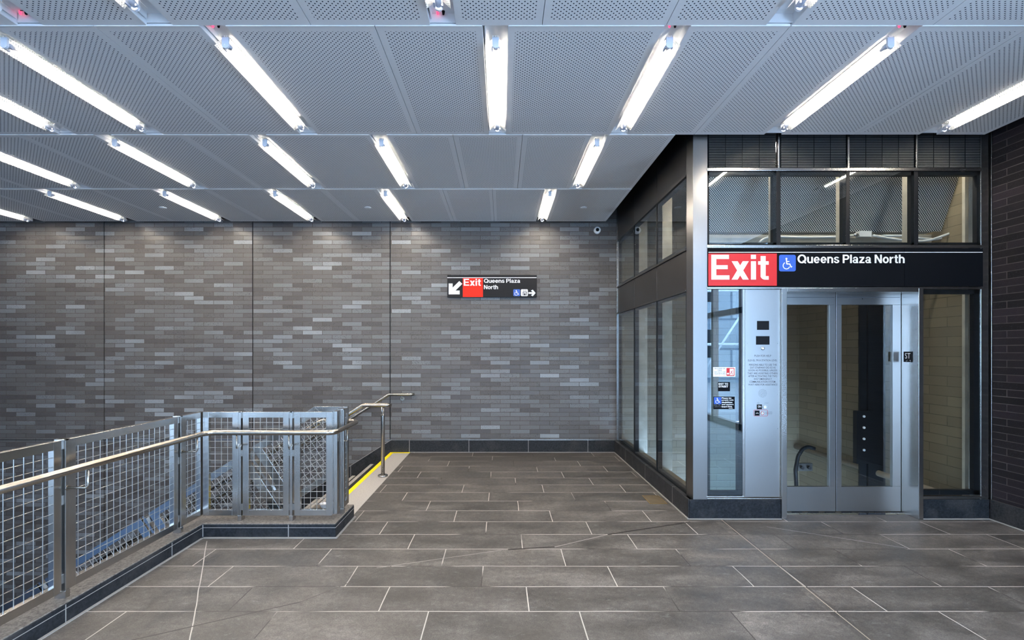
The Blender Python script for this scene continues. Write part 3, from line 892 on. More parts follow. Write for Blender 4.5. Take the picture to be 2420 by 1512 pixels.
# middle handrail with its post
mr = thing('handrail', 'freestanding steel handrail in the middle of the stairs with a round post', 'handrail', (-1.48, 6.0, 0))
mx = -1.72
for dy, nm in ((-.055, 'rail_tube'), (.055, 'rail_tube')): pass
b = MB()
YM = 6.0
e = .055
loop = fillet([(mx - 3.5, YM - e, ZH - 3.5 * TAN), (mx, YM - e, ZH), (-1.39, YM - e, ZH), (-1.39, YM + e, ZH), (mx, YM + e, ZH), (mx - 3.5, YM + e, ZH - 3.5 * TAN)], .06, 7)
b.tube(loop, .0205, 12); b.build('rail_tube', M['rail'], mr)
b = MB(); b.tube([(-1.48, YM, .02), (-1.48, YM, .76), (-1.48, YM, .77)], .024, 16); 
for s_ in (-1, 1): b.tube(fillet([(-1.48, YM, .72), (-1.48, YM + s_ * .02, .76), (-1.48, YM + s_ * e, ZH - .02)], .02, 4), .008, 8)
b.build('post', M['steel'], mr)
b = MB(); b.tube([(-1.48, YM, .001), (-1.48, YM, .018), (-1.48, YM, .022)], .06, 24, r_list=[.062, .062, .055]); b.build('base_flange', M['steel_h'], mr)
for k in (1, 2):
    xx = -1.48 - 1.4 * k; zz = -RISE * (math.floor((-1.715 - xx) / RUN) + 1)
    zr = ZH - (mx - xx) * TAN
    b = MB(); b.tube([(xx, YM, zz), (xx, YM, zr - .12)], .024, 14)
    for s_ in (-1, 1): b.tube([(xx, YM, zr - .14), (xx, YM + s_ * e, zr - .01)], .008, 8)
    b.build('post', M['steel'], mr)
    b = MB(); b.disc((xx, YM, zz), .06, (0, 0, 1), .018); b.build('base_flange', M['steel_h'], mr)
# wall handrail
wr = thing('handrail', 'steel handrail fixed to the brick wall beside the stairs', 'handrail', (-1.5, 7.38, .885))
b = MB()
p0 = at(975, 932, 7.38); p1 = at(919, 932, 7.38)
b.tube(fillet([(p0.x + .0, BACK - .004, p0.z), (p0.x, 7.38, p0.z), (p1.x, 7.38, p1.z), (p1.x - 4.6, 7.38, p1.z - 4.6 * TAN)], .05, 6), .0205, 12)
b.build('rail_tube', M['rail'], wr)
def wall_bracket(x, z):
    b = MB(); b.disc((x, BACK, z - .07), .032, (0, -1, 0), .008, 18)
    b.tube(fillet([(x, BACK - .005, z - .07), (x, 7.40, z - .07), (x - .0, 7.385, z - .015)], .02, 4), .0075, 8)
    b.build('bracket', M['rail'], wr)
wall_bracket(at(949, 932, 7.38).x, p0.z)
for k in (1.4, 2.8, 4.2): wall_bracket(p1.x - k, p1.z - k * TAN)
# small pale tray on the curb behind the railing
t = thing('plastic_tray', 'small pale rounded plastic tray on the curb behind the mesh railing', 'tray', (-1.62, 4.48, .116))
b = MB()
cx, cy = -1.60, 4.44
ring = lambda rx, ry, z, n=20: [Vector((cx + rx * (abs(math.cos(a)) ** .6) * (1 if math.cos(a) > 0 else -1), cy + ry * (abs(math.sin(a)) ** .6) * (1 if math.sin(a) > 0 else -1), z)) for a in [2 * PI * i / n for i in range(n)]]
rs = [ring(.05, .025, .117), ring(.062, .032, .13), ring(.072, .04, .155), ring(.078, .044, .158), ring(.07, .038, .155), ring(.055, .028, .125)]
n = 20; base = len(b.v)
for q in rs: b.v += q
for i in range(len(rs) - 1):
    for k in range(n):
        a = base + i * n + k; c = base + i * n + (k + 1) % n
        b.f.append((a, c, c + n, a + n)); b.mi.append(0); b.sm.append(True)
b.f.append(tuple(base + k for k in range(n - 1, -1, -1))); b.mi.append(0); b.sm.append(False)
b.f.append(tuple(base + 5 * n + k for k in range(n))); b.mi.append(0); b.sm.append(False)
b.build('tray_body', M['white'], t)

# ------------------------------------------------------------------ wheelchair symbol
def wheelchair(mb, x, z, s, y, mi=0):
    """x,z = lower left of a square of side s on a plane facing -Y"""
    def P(a, c): return Vector((x + a * s, y, z + c * s))
    def stroke(pts, w):
        for i in range(len(pts) - 1):
            a = P(*pts[i]); b = P(*pts[i + 1]); d = (b - a).normalized(); q = Vector((-d.z, 0, d.x)) * w * s / 2
            mb.face([a - q, b - q, b + q, a + q], mi)
    c = [(.42 + .07 * math.cos(a), .84 + .07 * math.sin(a)) for a in [2 * PI * i / 14 for i in range(14)]]
    mb.face([P(*q) for q in c], mi)
    stroke([(.42, .78), (.45, .44)], .085); stroke([(.43, .64), (.64, .64)], .06)
    stroke([(.45, .46), (.66, .46)], .085); stroke([(.65, .48), (.77, .22)], .085); stroke([(.74, .22), (.84, .27)], .06)
    arc = [(.42 + .24 * math.cos(a), .34 + .24 * math.sin(a)) for a in [math.radians(118 + i * 16) for i in range(15)]]
    stroke(arc, .06)
def rrect(mb, x0, z0, x1, z1, r, y0, y1, mi=0):
    pts = []
    for cx_, cz_, a0 in ((x1 - r, z1 - r, 0), (x0 + r, z1 - r, 90), (x0 + r, z0 + r, 180), (x1 - r, z0 + r, 270)):
        for k in range(5):
            a = math.radians(a0 + k * 22.5)
            pts.append(Vector((cx_ + r * math.cos(a), y0, cz_ + r * math.sin(a))))
    mb.prism(pts, (0, y1 - y0, 0), mi)

# ------------------------------------------------------------------ wall sign
SY = BACK - .045
def wx(c): return (960 + c * .16529 - VX) * BACK / F
def wz(c): return CH + (VY - (600 + c * .16529)) * BACK / F
ws = thing('wall_sign', 'black and red exit direction sign on the back brick wall', 'sign', (wx(1228), BACK, wz(465)))
b = MB(); b.box((wx(592), SY, wz(622)), (wx(1865), BACK - .02, wz(308))); b.box((wx(700), BACK - .02, wz(560)), (wx(760), BACK, wz(370))); b.box((wx(1700), BACK - .02, wz(560)), (wx(1760), BACK, wz(370)))
b.build('sign_board', M['sign_dark'], ws, bevel=.003)
b = MB(); b.box((wx(592), SY - .001, wz(349)), (wx(1862), SY, wz(341))); b.build('white_line', M['white'], ws)
b = MB(); b.box((wx(812), SY - .0015, wz(620)), (wx(1099), SY, wz(349))); b.build('red_field', M['red_orange'], ws)
b = MB()
b.prism([(wx(x), SY - .002, wz(y)) for x, y in ((612, 428), (668, 428), (668, 487), (762, 393), (805, 433), (708, 528), (768, 528), (768, 582), (612, 582))], (0, .002, 0))
b.build('arrow', M['white'], ws); b = MB()
b.prism([(wx(x), SY - .002, wz(y)) for x, y in ((1745, 551), (1803, 551), (1781, 529), (1806, 515), (1847, 563), (1806, 610), (1781, 596), (1803, 575), (1745, 575))], (0, .002, 0))
b.build('arrow', M['white'], ws)
b = MB()
letters(b, 'Exit', wx(826), wz(460), wx(1069), wz(362), SY - .003); b.build('lettering', M['white'], ws)
b = MB(); letters(b, 'Queens Plaza', wx(1113), wz(422), wx(1627), wz(361), SY - .003); b.build('lettering', M['white'], ws)
b = MB(); letters(b, 'North', wx(1113), wz(509), wx(1313), wz(450), SY - .003); b.build('lettering', M['white'], ws)
b = MB(); rrect(b, wx(1530), wz(607), wx(1627), wz(510), .015, SY - .002, SY); o = b.build('accessibility_symbol', M['blue'], ws)
b = MB(); wheelchair(b, wx(1532), wz(605), wx(1625) - wx(1532), SY - .004); b.build('wheelchair_mark', M['white'], o)
b = MB(); rrect(b, wx(1638), wz(607), wx(1737), wz(510), .015, SY - .002, SY); o = b.build('elevator_symbol', M['white'], ws)
b = MB()
b.box((wx(1665), SY - .003, wz(598)), (wx(1674), SY - .002, wz(545))); b.box((wx(1712), SY - .003, wz(598)), (wx(1721), SY - .002, wz(545)))
b.box((wx(1665), SY - .003, wz(550)), (wx(1721), SY - .002, wz(543))); b.disc((wx(1693), SY - .002, wz(561)), .006, (0, -1, 0), .001, 10)
b.box((wx(1683), SY - .003, wz(597)), (wx(1703), SY - .002, wz(570)))
b.prism([(wx(1672), SY - .003, wz(530)), (wx(1688), SY - .003, wz(530)), (wx(1680), SY - .003, wz(518))], (0, .001, 0))
b.prism([(wx(1700), SY - .003, wz(519)), (wx(1716), SY - .003, wz(519)), (wx(1708), SY - .003, wz(531))], (0, .001, 0))
b.build('person_mark', M['black'], o)

# ------------------------------------------------------------------ elevator enclosure
EY = 4.48
def ex(px): return (px - VX) * EY / F
def ez(py): return CH + (VY - py) * EY / F
LX = 1.776
el = thing('elevator_enclosure', 'steel and glass elevator enclosure with double sliding doors at the right', 'elevator', (3.15, 4.6, 0))
ZR1, ZR2, ZR3, ZT = ez(682), ez(581), ez(400), 4.30
def eb(name, boxes, mat, parent=el, bevel=.002):
    b = MB()
    for a, c in boxes: b.box(a, c)
    return b.build(name, mat, parent, bevel)
# posts
eb('corner_post', [((LX, EY, .18), (ex(1672), EY + .16, ZT))], M['steel_post'])
eb('corner_post', [((ex(2318), EY, .18), (ex(2336), EY + .12, ZT))], M['steel'])
eb('edge_strip', [((ex(2340.5), EY - .01, .18), (ex(2344), EY + .05, ZT))], M['steel'])
eb('edge_strip', [((ex(2336), EY + .03, .18), (RW, EY + .12, ZT))], M['black'])
eb('wall_edge_strip', [((LX - .012, 7.40, .18), (LX + .02, 7.452, ZT))], M['steel'])
# horizontal front rails
eb('rail', [((ex(1670), EY - .006, ez(404)), (ex(2322), EY + .05, ez(397)))], M['steel_h'])
eb('rail', [((ex(1670), EY - .006, ez(586)), (ex(2322), EY + .05, ez(579)))], M['steel_h'])
eb('rail', [((ex(1670), EY - .006, ez(683)), (ex(2322), EY + .05, ez(678)))], M['steel_h'])
# louvers
for a, c in ((1675, 1835), (1846, 2002), (2008, 2163), (2170, 2319)):
    x0, x1 = ex(a), ex(c)
    b = MB(); z = ez(396) + .006
    while z < ZC + .35:
        b.prism([(x0 + .006, EY + .004, z), (x0 + .006, EY + .012, z + .011), (x0 + .006, EY + .014, z + .011), (x0 + .006, EY + .006, z)], (x1 - x0 - .012, 0, 0))
        z += .0155
    lo = b.build('louver_panel', M['louver'], el)
    b = MB()
    for k in range(1, 4):
        xx = x0 + (x1 - x0) * k / 4; b.box((xx - .0015, EY + .001, ez(396)), (xx + .0015, EY + .006, ZC + .35))
    b.build('louver_clip', M['dark_metal'], lo)
    b = MB(); b.box((x0 - .01, EY + .03, ez(396)), (x1 + .01, EY + .035, ZC + .4)); b.build('backing', M['black'], lo)
for px in (1840.5, 2005, 2166.5):
    eb('mullion', [((ex(px) - .009, EY - .004, ez(397)), (ex(px) + .009, EY + .03, ZT))], M['steel'])
    eb('mullion', [((ex(px) - .018, EY + .006, ez(579)), (ex(px) + .018, EY + .05, ez(404)))], M['dark_metal'])
    eb('mullion_fin', [((ex(px) - .014, EY + .05, ez(579)), (ex(px) + .014, EY + .15, ez(404)))], M['beam'])
# transom windows
tw = [(1674, 1836), (1843, 2001), (2007, 2163), (2169, 2319)]
for a, c in tw:
    x0, x1 = ex(a), ex(c); z0, z1 = ez(577), ez(405)
    b = MB(); t_ = .033
    b.box((x0, EY + .008, z0), (x1, EY + .05, z0 + .018)); b.box((x0, EY + .008, z1 - t_), (x1, EY + .05, z1))
    b.box((x0, EY + .008, z0), (x0 + .012, EY + .05, z1)); b.box((x1 - t_, EY + .008, z0), (x1, EY + .05, z1))
    fo = b.build('window_frame', M['dark_metal'], el)
    b = MB(); b.box((x0 + .008, EY + .004, z0 + .004), (x1 - .004, EY + .007, z1 - .004)); b.build('pane', M['glass'], fo)
# granite base pieces
eb('granite_base', [((LX - .03, EY, 0), (ex(1845), EY + .12, .18))], M['granite'])
eb('granite_base', [((ex(2178), EY, 0), (ex(2338), EY + .12, .18))], M['granite'])
eb('base_ledge', [((LX, EY + .005, .18), (ex(1845), EY + .03, .19)), ((ex(2178), EY + .005, .18), (ex(2330), EY + .03, .19))], M['steel_h'])
# narrow left window
x0, x1, z0, z1 = ex(1670), ex(1756), ez(1171), ez(684)
b = MB(); b.box((x0, EY + .008, z0), (x0 + .035, EY + .05, z1)); b.box((x1 - .045, EY + .008, z0), (x1, EY + .05, z1))
b.box((x0, EY + .008, z0), (x1, EY + .05, z0 + .04)); fo = b.build('window_frame', M['dark_metal'], el)
b = MB(); b.box((x0 + .004, EY + .004, z0 + .005), (x1 - .004, EY + .007, z1)); b.build('pane', M['glass_tint'], fo)
eb('sill', [((x0 - .005, EY - .004, ez(1176)), (x1 + .01, EY + .03, ez(1172)))], M['steel_h'])
# right window
x0, x1, z0, z1 = ex(2178), ex(2319), ez(1170), ez(684)
b = MB(); b.box((x0, EY + .008, z0), (x0 + .015, EY + .05, z1)); b.box((x1 - .06, EY + .008, z0), (x1, EY + .05, z1))
b.box((x0, EY + .008, z0), (x1, EY + .05, z0 + .045)); b.box((x0, EY + .008, z1 - .04), (x1, EY + .05, z1)); fo = b.build('window_frame', M['dark_metal'], el)
b = MB(); b.box((x0 + .004, EY + .004, z0 + .005), (x1 - .004, EY + .007, z1)); b.build('pane', M['glass'], fo)
eb('sill', [((x0 - .005, EY - .004, ez(1178)), (x1 + .01, EY + .03, ez(1172)))], M['steel_h'])
# door surround: jambs and header, deep reveal
DY = 4.655
jl0, jl1 = ex(1845), ex(1857); jr0, jr1 = ex(2167), ex(2178)
eb('door_jamb', [((jl0, EY - .02, 0), (jl1, DY + .03, ez(681)))], M['steel'])
eb('door_jamb', [((jr0, EY - .02, 0), (jr1, DY + .03, ez(681)))], M['steel'])
eb('door_header', [((jl1, EY - .02, ez(690)), (jr0, DY + .03, ez(681)))], M['steel_h'])
eb('door_sill', [((jl1, DY - .02, 0.0), (jr0, DY + .05, .004))], M['steel_h'])
eb('header_soffit', [((ex(1755), EY + .02, ZR1 - .01), (ex(2178), EY + .08, ZR1 + .35))], M['black'])
sd = F / DY
def dx_(px): return (px - VX) / sd
def dz_(py): return CH + (VY - py) / sd
def leaf(x0, x1, gx0, gx1, parent=el):
    t_ = .035; zt, zb = ez(690) + .02, .012
    g0, g1 = dz_(1150), dz_(720)
    b = MB()
    b.box((x0, DY, zb), (x1, DY + t_, g0)); b.box((x0, DY, g1), (x1, DY + t_, zt))
    b.box((x0, DY, g0), (gx0, DY + t_, g1)); b.box((gx1, DY, g0), (x1, DY + t_, g1))
    lo = b.build('door_leaf', M['steel_door'], parent, bevel=.0015)
    b = MB(); b.box((gx0, DY + .012, g0), (gx1, DY + .015, g1)); b.build('door_glass', M['glass'], lo)
    b = MB(); b.box((x0 + .01, DY - .001, dz_(703)), (x1 - .01, DY, dz_(702))); b.build('head_line', M['ink'], lo)
    return lo
split = dx_(1975.5)
leaf(jl1 + .004, split - .003, jl1 + .055, dx_(1960))
lo = leaf(split + .003, jr0 - .004, dx_(1989), dx_(2110))
b = MB(); b.disc((dx_(2038), DY - .002, dz_(706)), .005, (0, 1, 0), .002, 12); b.build('key_hole', M['black'], lo)
eb('door_gap_backing', [((split - .004, DY + .03, .012), (split + .004, DY + .036, ez(690)))], M['black'], bevel=0)
b = MB()
x = jl1
k = 0
while x < jr0 - .05:
    b.box((x, DY - .001, .003), (min(x + .10, jr0), DY + .002, .010)); x += .16
b.build('sill_gasket', M['rubber'], el)
# ST plate on the inner face of the right jamb
b = MB(); b.box((jr0 - .003, 4.526, 1.454), (jr0, 4.626, 1.553)); pl_ = b.build('floor_plate', M['black'], el)
pl_['label'] = 'small black plate reading ST'
b = MB(); text_into(b, 'ST', 0, 0, .060, .050, 0, bold=-.01, frame=lambda u, q: Vector((jr0 - .0036, 4.608 - u, 1.488 + q)))
for yy, zz in ((4.555, 1.470), (4.547, 1.470), (4.547, 1.463), (4.585, 1.470), (4.592, 1.463)): b.disc((jr0 - .003, yy, zz), .0018, (-1, 0, 0), .001, 8)
b.build('raised_letters', M['white'], pl_)

# side face of the enclosure
ymul = [4.64, 5.53, 6.47, 7.40]
for zlo, zhi, nm in ((.19, ZR1 - .01, 'side_window'), (ZR2 + .01, ZR3 - .01, 'side_window')):
    for i in range(3):
        y0, y1 = ymul[i] + .012, ymul[i + 1] - .012
        b = MB(); t_ = .03
        b.box((LX + .005, y0, zlo), (LX + .05, y0 + .02, zhi)); b.box((LX + .005, y1 - t_, zlo), (LX + .05, y1, zhi))
        b.box((LX + .005, y0, zlo), (LX + .05, y1, zlo + .03)); b.box((LX + .005, y0, zhi - .025), (LX + .05, y1, zhi))
        fo = b.build('side_window_frame', M['dark_metal'], el)
        b = MB(); b.box((LX + .002, y0 + .002, zlo + .002), (LX + .0045, y1 - .002, zhi - .002)); b.build('pane', M['glass'], fo)
for i in (1, 2):
    eb('side_mullion', [((LX - .004, ymul[i] - .012, .19), (LX + .05, ymul[i] + .012, ZR1)), ((LX - .004, ymul[i] - .012, ZR2), (LX + .05, ymul[i] + .012, ZR3))], M['dark_metal'])
eb('side_mullion_fin', [((LX + .05, y - .02, .19), (LX + .17, y + .02, ZT)) for y in ymul[1:3]], M['beam'])
for z in (ZR1, ZR2, ZR3):
    eb('side_rail', [((LX - .012, 4.64, z - .010), (LX + .05, 7.40, z + .010))], M['dark_panel'])
for i in range(3):
    eb('spandrel_panel', [((LX, ymul[i] + .004, ZR1 + .012), (LX + .04, ymul[i + 1] - .004, ZR2 - .012))], M['dark_panel'])
    eb('upper_panel', [((LX, ymul[i] + .004, ZR3 + .012), (LX + .04, ymul[i + 1] - .004, ZT))], M['dark_panel'])
for i in (1, 2):
    eb('panel_joint', [((LX + .001, ymul[i] - .003, ZR1 + .012), (LX + .02, ymul[i] + .003, ZR2 - .012)), ((LX + .001, ymul[i] - .003, ZR3 + .012), (LX + .02, ymul[i] + .003, ZT))], M['steel'], bevel=0)
eb('side_base', [((LX - .001, 4.64, 0), (LX + .12, 7.40, .18))], M['granite'])
eb('base_ledge', [((LX + .05, 4.66, .18), (LX + .14, 7.40, .20))], M['tanpipe'])

# shaft interior, part of the setting
b = MB(); b.box((4.5, EY + .13, -3.6), (4.9, BACK, 4.4)); struct('wall_shaft_right', b, M['block_side'])
b = MB(); b.box((LX + .05, 7.30, -3.6), (4.5, BACK - .003, 4.4)); struct('wall_shaft_back', b, M['block_back'])
b = MB(); b.box((LX + .2, 4.75, 4.30), (4.5, 7.30, 4.36)); struct('ceiling_shaft', b, M['plaster'])
# guide rail and column in the shaft
b = MB(); b.box((4.30, 5.66, -3.6), (4.5, 5.74, 4.3)); b.box((4.22, 5.69, -3.6), (4.30, 5.71, 4.3))
gr = tag(b.build('guide_rail', M['dark_metal']), 'dark vertical elevator guide rail inside the shaft', 'rail')
b = MB(); b.box((4.12, 5.60, .25), (4.30, 5.66, .86))
bo = thing('guide_bracket', 'dark bracket plate with four bolts on the shaft guide rail', 'bracket', (4.2, 5.6, .25))
b.build('bracket_plate', M['dark_metal'], bo)
for k in range(4):
    b = MB(); b.disc((4.20, 5.60, .80 - k * .13), .014, (0, -1, 0), .012, 12); b.build('bolt', M['white'], bo)
b = MB(); b.tube([(4.42, 4.75, .125), (4.42, 7.25, .125)], .035, 14)
tag(b.build('shaft_pipe', M['tanpipe']), 'tan pipe running low along the shaft wall', 'pipe')
p = [at(1882, 1148, 5.9), at(1880, 1110, 5.9), at(1886, 1078, 5.9), at(1897, 1060, 5.9), at(1910, 1055, 5.9), at(1925, 1060, 5.9)]
b = MB(); b.tube(fillet(p, .1, 5), .022, 12)
tag(b.build('travelling_cable', M['rubber']), 'thick black cable looping down inside the elevator shaft', 'cable')
t = thing('cable_bracket', 'grey steel cable bracket behind the left elevator door', 'bracket', at(1900, 1105, 6.0))
b = MB(); q0 = at(1884, 1094, 6.0); q1 = at(1918, 1112, 6.0); b.box((q0.x, 5.98, q1.z), (q1.x, 6.02, q0.z)); b.build('bracket_plate', M['dark_panel'], t)
b = MB(); b.disc((q0.x + .04, 5.98, q0.z - .05), .02, (0, -1, 0), .03, 12); b.disc((q1.x - .05, 5.98, q0.z - .05), .02, (0, -1, 0), .03, 12); b.build('clamp_bolt', M['dark_metal'], t)
for loc, rot, lab in (((4.0, 5.05, 4.28), 0, 'strip light at the top of the elevator shaft'), ((1.95, 4.63, 3.50), -PI / 2, 'left strip light above the upper elevator windows'), ((3.22, 4.63, 3.50), -PI / 2, 'right strip light above the upper elevator windows')):
    c = copy_tree(proto); c.location = loc; c.rotation_euler = (0, 0, rot); c['label'] = lab; c['group'] = 'strip lights inside the elevator shaft'  # hidden lamp copies added to brighten the shaft walls, screen and beam
# light block column on the right of the shaft seen above the sign
b = MB(); b.box((4.455, 4.64, -3.6), (4.497, 4.67, 4.3))
tag(b.build('shaft_column', M['beam']), 'pale slim steel column at the right side of the shaft', 'column')
# perforated canopy sheet behind the transom
sh = thing('perforated_screen', 'sloping honeycomb metal screen behind the upper elevator windows', 'screen', (3.1, 4.8, 2.78))
b = MB(); b.prism([(LX + .22, 4.93, 2.78), (LX + .22, 4.68, 3.42), (LX + .22, 4.683, 3.42), (LX + .22, 4.933, 2.78)], (4.49 - LX - .22, 0, 0))
b.build('screen_sheet', M['sheet'], sh)
b = MB(); b.box((LX + .22, 4.93, 2.775), (4.40, 5.02, 2.778)); b.build('bottom_lip', M['sheet'], sh)
b = MB(); b.box((LX + .17, 5.04, 2.50), (4.49, 5.09, 2.775)); b.box((LX + .17, 4.98, 2.50), (4.49, 5.04, 2.52))
tag(b.build('shaft_beam', M['beam']), 'mottled metal beam below the honeycomb screen', 'beam')
cd = thing('conduit_run', 'grey electrical conduits with junction box behind the upper windows', 'conduit', (3.4, 4.85, 2.65))
def cpath(pts, Y): return fillet([at(x, y, Y) for x, y in pts], .3, 6)
for pts, Y in (([(1786, 585), (1800, 566), (1822, 559), (1900, 561), (1975, 560), (2016, 556)], 4.88),
               ([(2062, 556), (2092, 562), (2135, 568), (2175, 570), (2200, 567), (2235, 555), (2272, 542)], 4.86),
               ([(2085, 557), (2130, 557), (2185, 564), (2215, 566), (2250, 556), (2276, 546)], 4.94)):
    b = MB(); b.tube(cpath(pts, Y), .012, 10); b.build('conduit_tube', M['conduit'], cd)
q0 = at(2027, 547, 4.88); q1 = at(2055, 561, 4.88)
b = MB(); b.box((q0.x, 4.85, q1.z), (q1.x, 4.91, q0.z)); jo = b.build('junction_box', M['conduit'], cd, bevel=.003)
b = MB()
for px0, px1 in ((2016, 2028), (2054, 2064)):
    a = at(px0, 555, 4.88); c = at(px1, 555, 4.88); b.tube([a, c], .015, 12)
b.build('connector', M['steel'], jo)

# ------------------------------------------------------------------ big sign over the doors
def cx3(c): return ex(1600 + c * .33884)
def cz3(c): return ez(560 + c * .33884)
S2 = EY - .012
bs = thing('elevator_sign', 'long black exit sign with red field above the elevator doors', 'sign', (3.1, EY, ez(640)))
b = MB(); b.box((ex(1672), S2, ez(677)), (ex(2134.5), EY + .02, ez(587))); b.box((ex(2135.5), S2, ez(677)), (ex(2320), EY + .02, ez(587))); b.build('sign_board', M['sign_black'], bs)
b = MB(); b.box((ex(1673), S2 - .001, ez(597.4)), (ex(2319), S2, ez(596))); b.build('white_line', M['white'], bs)
b = MB(); b.box((ex(1672.5), S2 - .0015, ez(675.5)), (ex(1834), S2, ez(599.6))); b.build('red_field', M['red'], bs)
b = MB()
letters(b, 'Exit', cx3(234), cz3(299), cx3(633), cz3(126), S2 - .003); b.build('lettering', M['white'], bs); b = MB()
letters(b, 'Queens Plaza North', cx3(833), cz3(188), cx3(1578), cz3(124), S2 - .003)
b.build('lettering', M['white'], bs)
b = MB(); rrect(b, cx3(706), cz3(241), cx3(822), cz3(126), .018, S2 - .002, S2); o = b.build('accessibility_symbol', M['blue'], bs)
b = MB(); wheelchair(b, cx3(716), cz3(234), cx3(812) - cx3(716), S2 - .003); b.build('wheelchair_mark', M['white'], o)

# ------------------------------------------------------------------ call panel
def cx6(c): return ex(1650 + c * .18519)
def cz6(c): return ez(740 + c * .18519)
cp = thing('call_panel', 'tall brushed steel elevator call panel left of the doors', 'control panel', (ex(1803), EY, ez(930)))
PY = EY + .006
eb('panel_surround', [((ex(1756), EY + .012, ez(1176)), (ex(1846), EY + .05, ez(683)))], M['steel'])
b = MB(); b.box((ex(1762), PY, ez(1174)), (ex(1843), PY + .006, ez(684))); b.build('face_plate', M['steel_door'], cp, bevel=.0015)
b = MB(); b.box((cx6(755), PY - .002, cz6(212)), (cx6(908), PY, cz6(98))); o = b.build('display_screen', M['rubber'], cp)
b = MB(); b.box((cx6(742), PY - .002, cz6(401)), (cx6(914), PY, cz6(292))); b.build('display_screen', M['rubber'], cp)
b = MB(); b.tube([(cx6(827), PY, cz6(449)), (cx6(827), PY - .006, cz6(449)), (cx6(827), PY - .007, cz6(449))], .015, 20, r_list=[.016, .016, .012]); o = b.build('help_button', M['steel'], cp)
b = MB(); b.disc((cx6(827), PY - .007, cz6(449)), .009, (0, -1, 0), .002, 16); b.build('button_cap', M['white'], o)
b = MB()
for s_, a0, b0, a1, b1 in (('PUSH FOR HELP', 722, 556, 935, 531), ('ELEV.EL 791X STATION LEVEL', 640, 613, 1013, 590),
        ('PERSONS ABLE TO USE THE', 652, 670, 1007, 646), ('EXIT STAIRWAY DO SO AS', 667, 706, 992, 682), ('SOON AS POSSIBLE, UNLESS', 643, 743, 1013, 718),
        ('THEY ARE ASSISTING OTHERS', 633, 779, 1020, 755), ('AFTER ACTIVATING THE TWO', 643, 815, 1013, 791), ('WAY EMERGENCY', 713, 851, 945, 828),
        ('COMMUNICATION SYSTEM.', 658, 887, 995, 863), ('WAIT HERE FOR ASSISTANCE', 643, 923, 1015, 900)):
    text_into(b, s_, cx6(a0), cz6(b0), cx6(a1), cz6(b1), PY - .001, bold=.004)
b.build('engraved_text', M['ink'], cp)
b = MB()
for r_, n_ in ((8, 3), (22, 9), (36, 14), (50, 19)):
    for k in range(n_):
        a = 2 * PI * k / n_; b.disc((cx6(826 + r_ * math.cos(a)), PY - .0006, cz6(1022 + r_ * math.sin(a))), .0021, (0, 1, 0), .0005, 6)
b.build('speaker_grille', M['black'], cp)
b = MB()
for x_, y_ in ((632, 384), (1020, 384), (630, 1034), (1018, 1034), (630, 1475), (1018, 1475)): b.disc((cx6(x_), PY, cz6(y_)), .004, (0, -1, 0), .0015, 10)
b.build('screw', M['steel'], cp)
b = MB(); b.box((cx6(753), PY - .003, cz6(1225)), (cx6(817), PY, cz6(1165))); o = b.build('direction_plate', M['black'], cp)
b = MB(); text_into(b, 'DN', cx6(766), cz6(1204), cx6(805), cz6(1178), PY - .004, bold=.01); b.build('raised_letters', M['white'], o)
b = MB(); b.tube([(cx6(852), PY, cz6(1196)), (cx6(852), PY - .008, cz6(1196))], .017, 20); o = b.build('down_button', M['steel'], cp)
b = MB(); b.disc((cx6(852), PY - .008, cz6(1196)), .010, (0, -1, 0), .0015, 16); b.build('button_cap', M['white'], o)
b = MB(); b.disc((cx6(772), PY, cz6(1128)), .0015, (0, -1, 0), .001, 8); text_into(b, 'CALL', cx6(755), cz6(1152), cx6(790), cz6(1140), PY - .001)
text_into(b, 'STREET', cx6(850), cz6(1150), cx6(905), cz6(1143), PY - .001); b.build('small_legend', M['ink'], cp)
# red outline around the phone button
b = MB()
def outline(mb, x0, z0, x1, z1, r, w_, y):
    pts = []
    for cx_, cz_, a0 in ((x1 - r, z1 - r, 0), (x0 + r, z1 - r, 90), (x0 + r, z0 + r, 180), (x1 - r, z0 + r, 270)):
        for k in range(5):
            a = math.radians(a0 + k * 22.5); pts.append((cx_ + r * math.cos(a), cz_ + r * math.sin(a), math.cos(a), math.sin(a)))
    n = len(pts)
    for i in range(n):
        p, q = pts[i], pts[(i + 1) % n]
        mb.face([(p[0], y, p[1]), (q[0], y, q[1]), (q[0] - q[2] * w_, y, q[1] - q[3] * w_), (p[0] - p[2] * w_, y, p[1] - p[3] * w_)])
outline(b, cx6(710), cz6(1315), cx6(893), cz6(1233), .012, .003, PY - .001); b.build('red_outline', M['red'], cp)
b = MB(); b.box((cx6(725), PY - .003, cz6(1307)), (cx6(786), PY, cz6(1243))); o = b.build('phone_plate', M['black'], cp)
b = MB()
arc = [(cx6(755 + 17 * math.cos(a)), cz6(1282 - 12 * math.sin(a))) for a in [PI * k / 8 for k in range(9)]]
for i in range(8): b.face([(arc[i][0], PY - .004, arc[i][1]), (arc[i + 1][0], PY - .004, arc[i + 1][1]), (arc[i + 1][0], PY - .004, arc[i + 1][1] - .004), (arc[i][0], PY - .004, arc[i][1] - .004)])
b.build('handset_mark', M['white'], o)
b = MB(); b.tube([(cx6(820), PY, cz6(1275)), (cx6(820), PY - .006, cz6(1275))], .017, 20); o = b.build('phone_button', M['steel'], cp)
b = MB(); outline(b, cx6(820) - .016, cz6(1275) - .016, cx6(820) + .016, cz6(1275) + .016, .0159, .003, PY - .0065); b.build('button_ring', M['red'], o)
b = MB(); text_into(b, 'PUSH AND', cx6(868), cz6(1264), cx6(945), cz6(1256), PY - .001); text_into(b, 'RELEASE FOR', cx6(862), cz6(1277), cx6(950), cz6(1269), PY - .001)
text_into(b, 'ASSISTANCE', cx6(866), cz6(1290), cx6(946), cz6(1282), PY - .001); b.build('small_legend', M['ink'], cp)

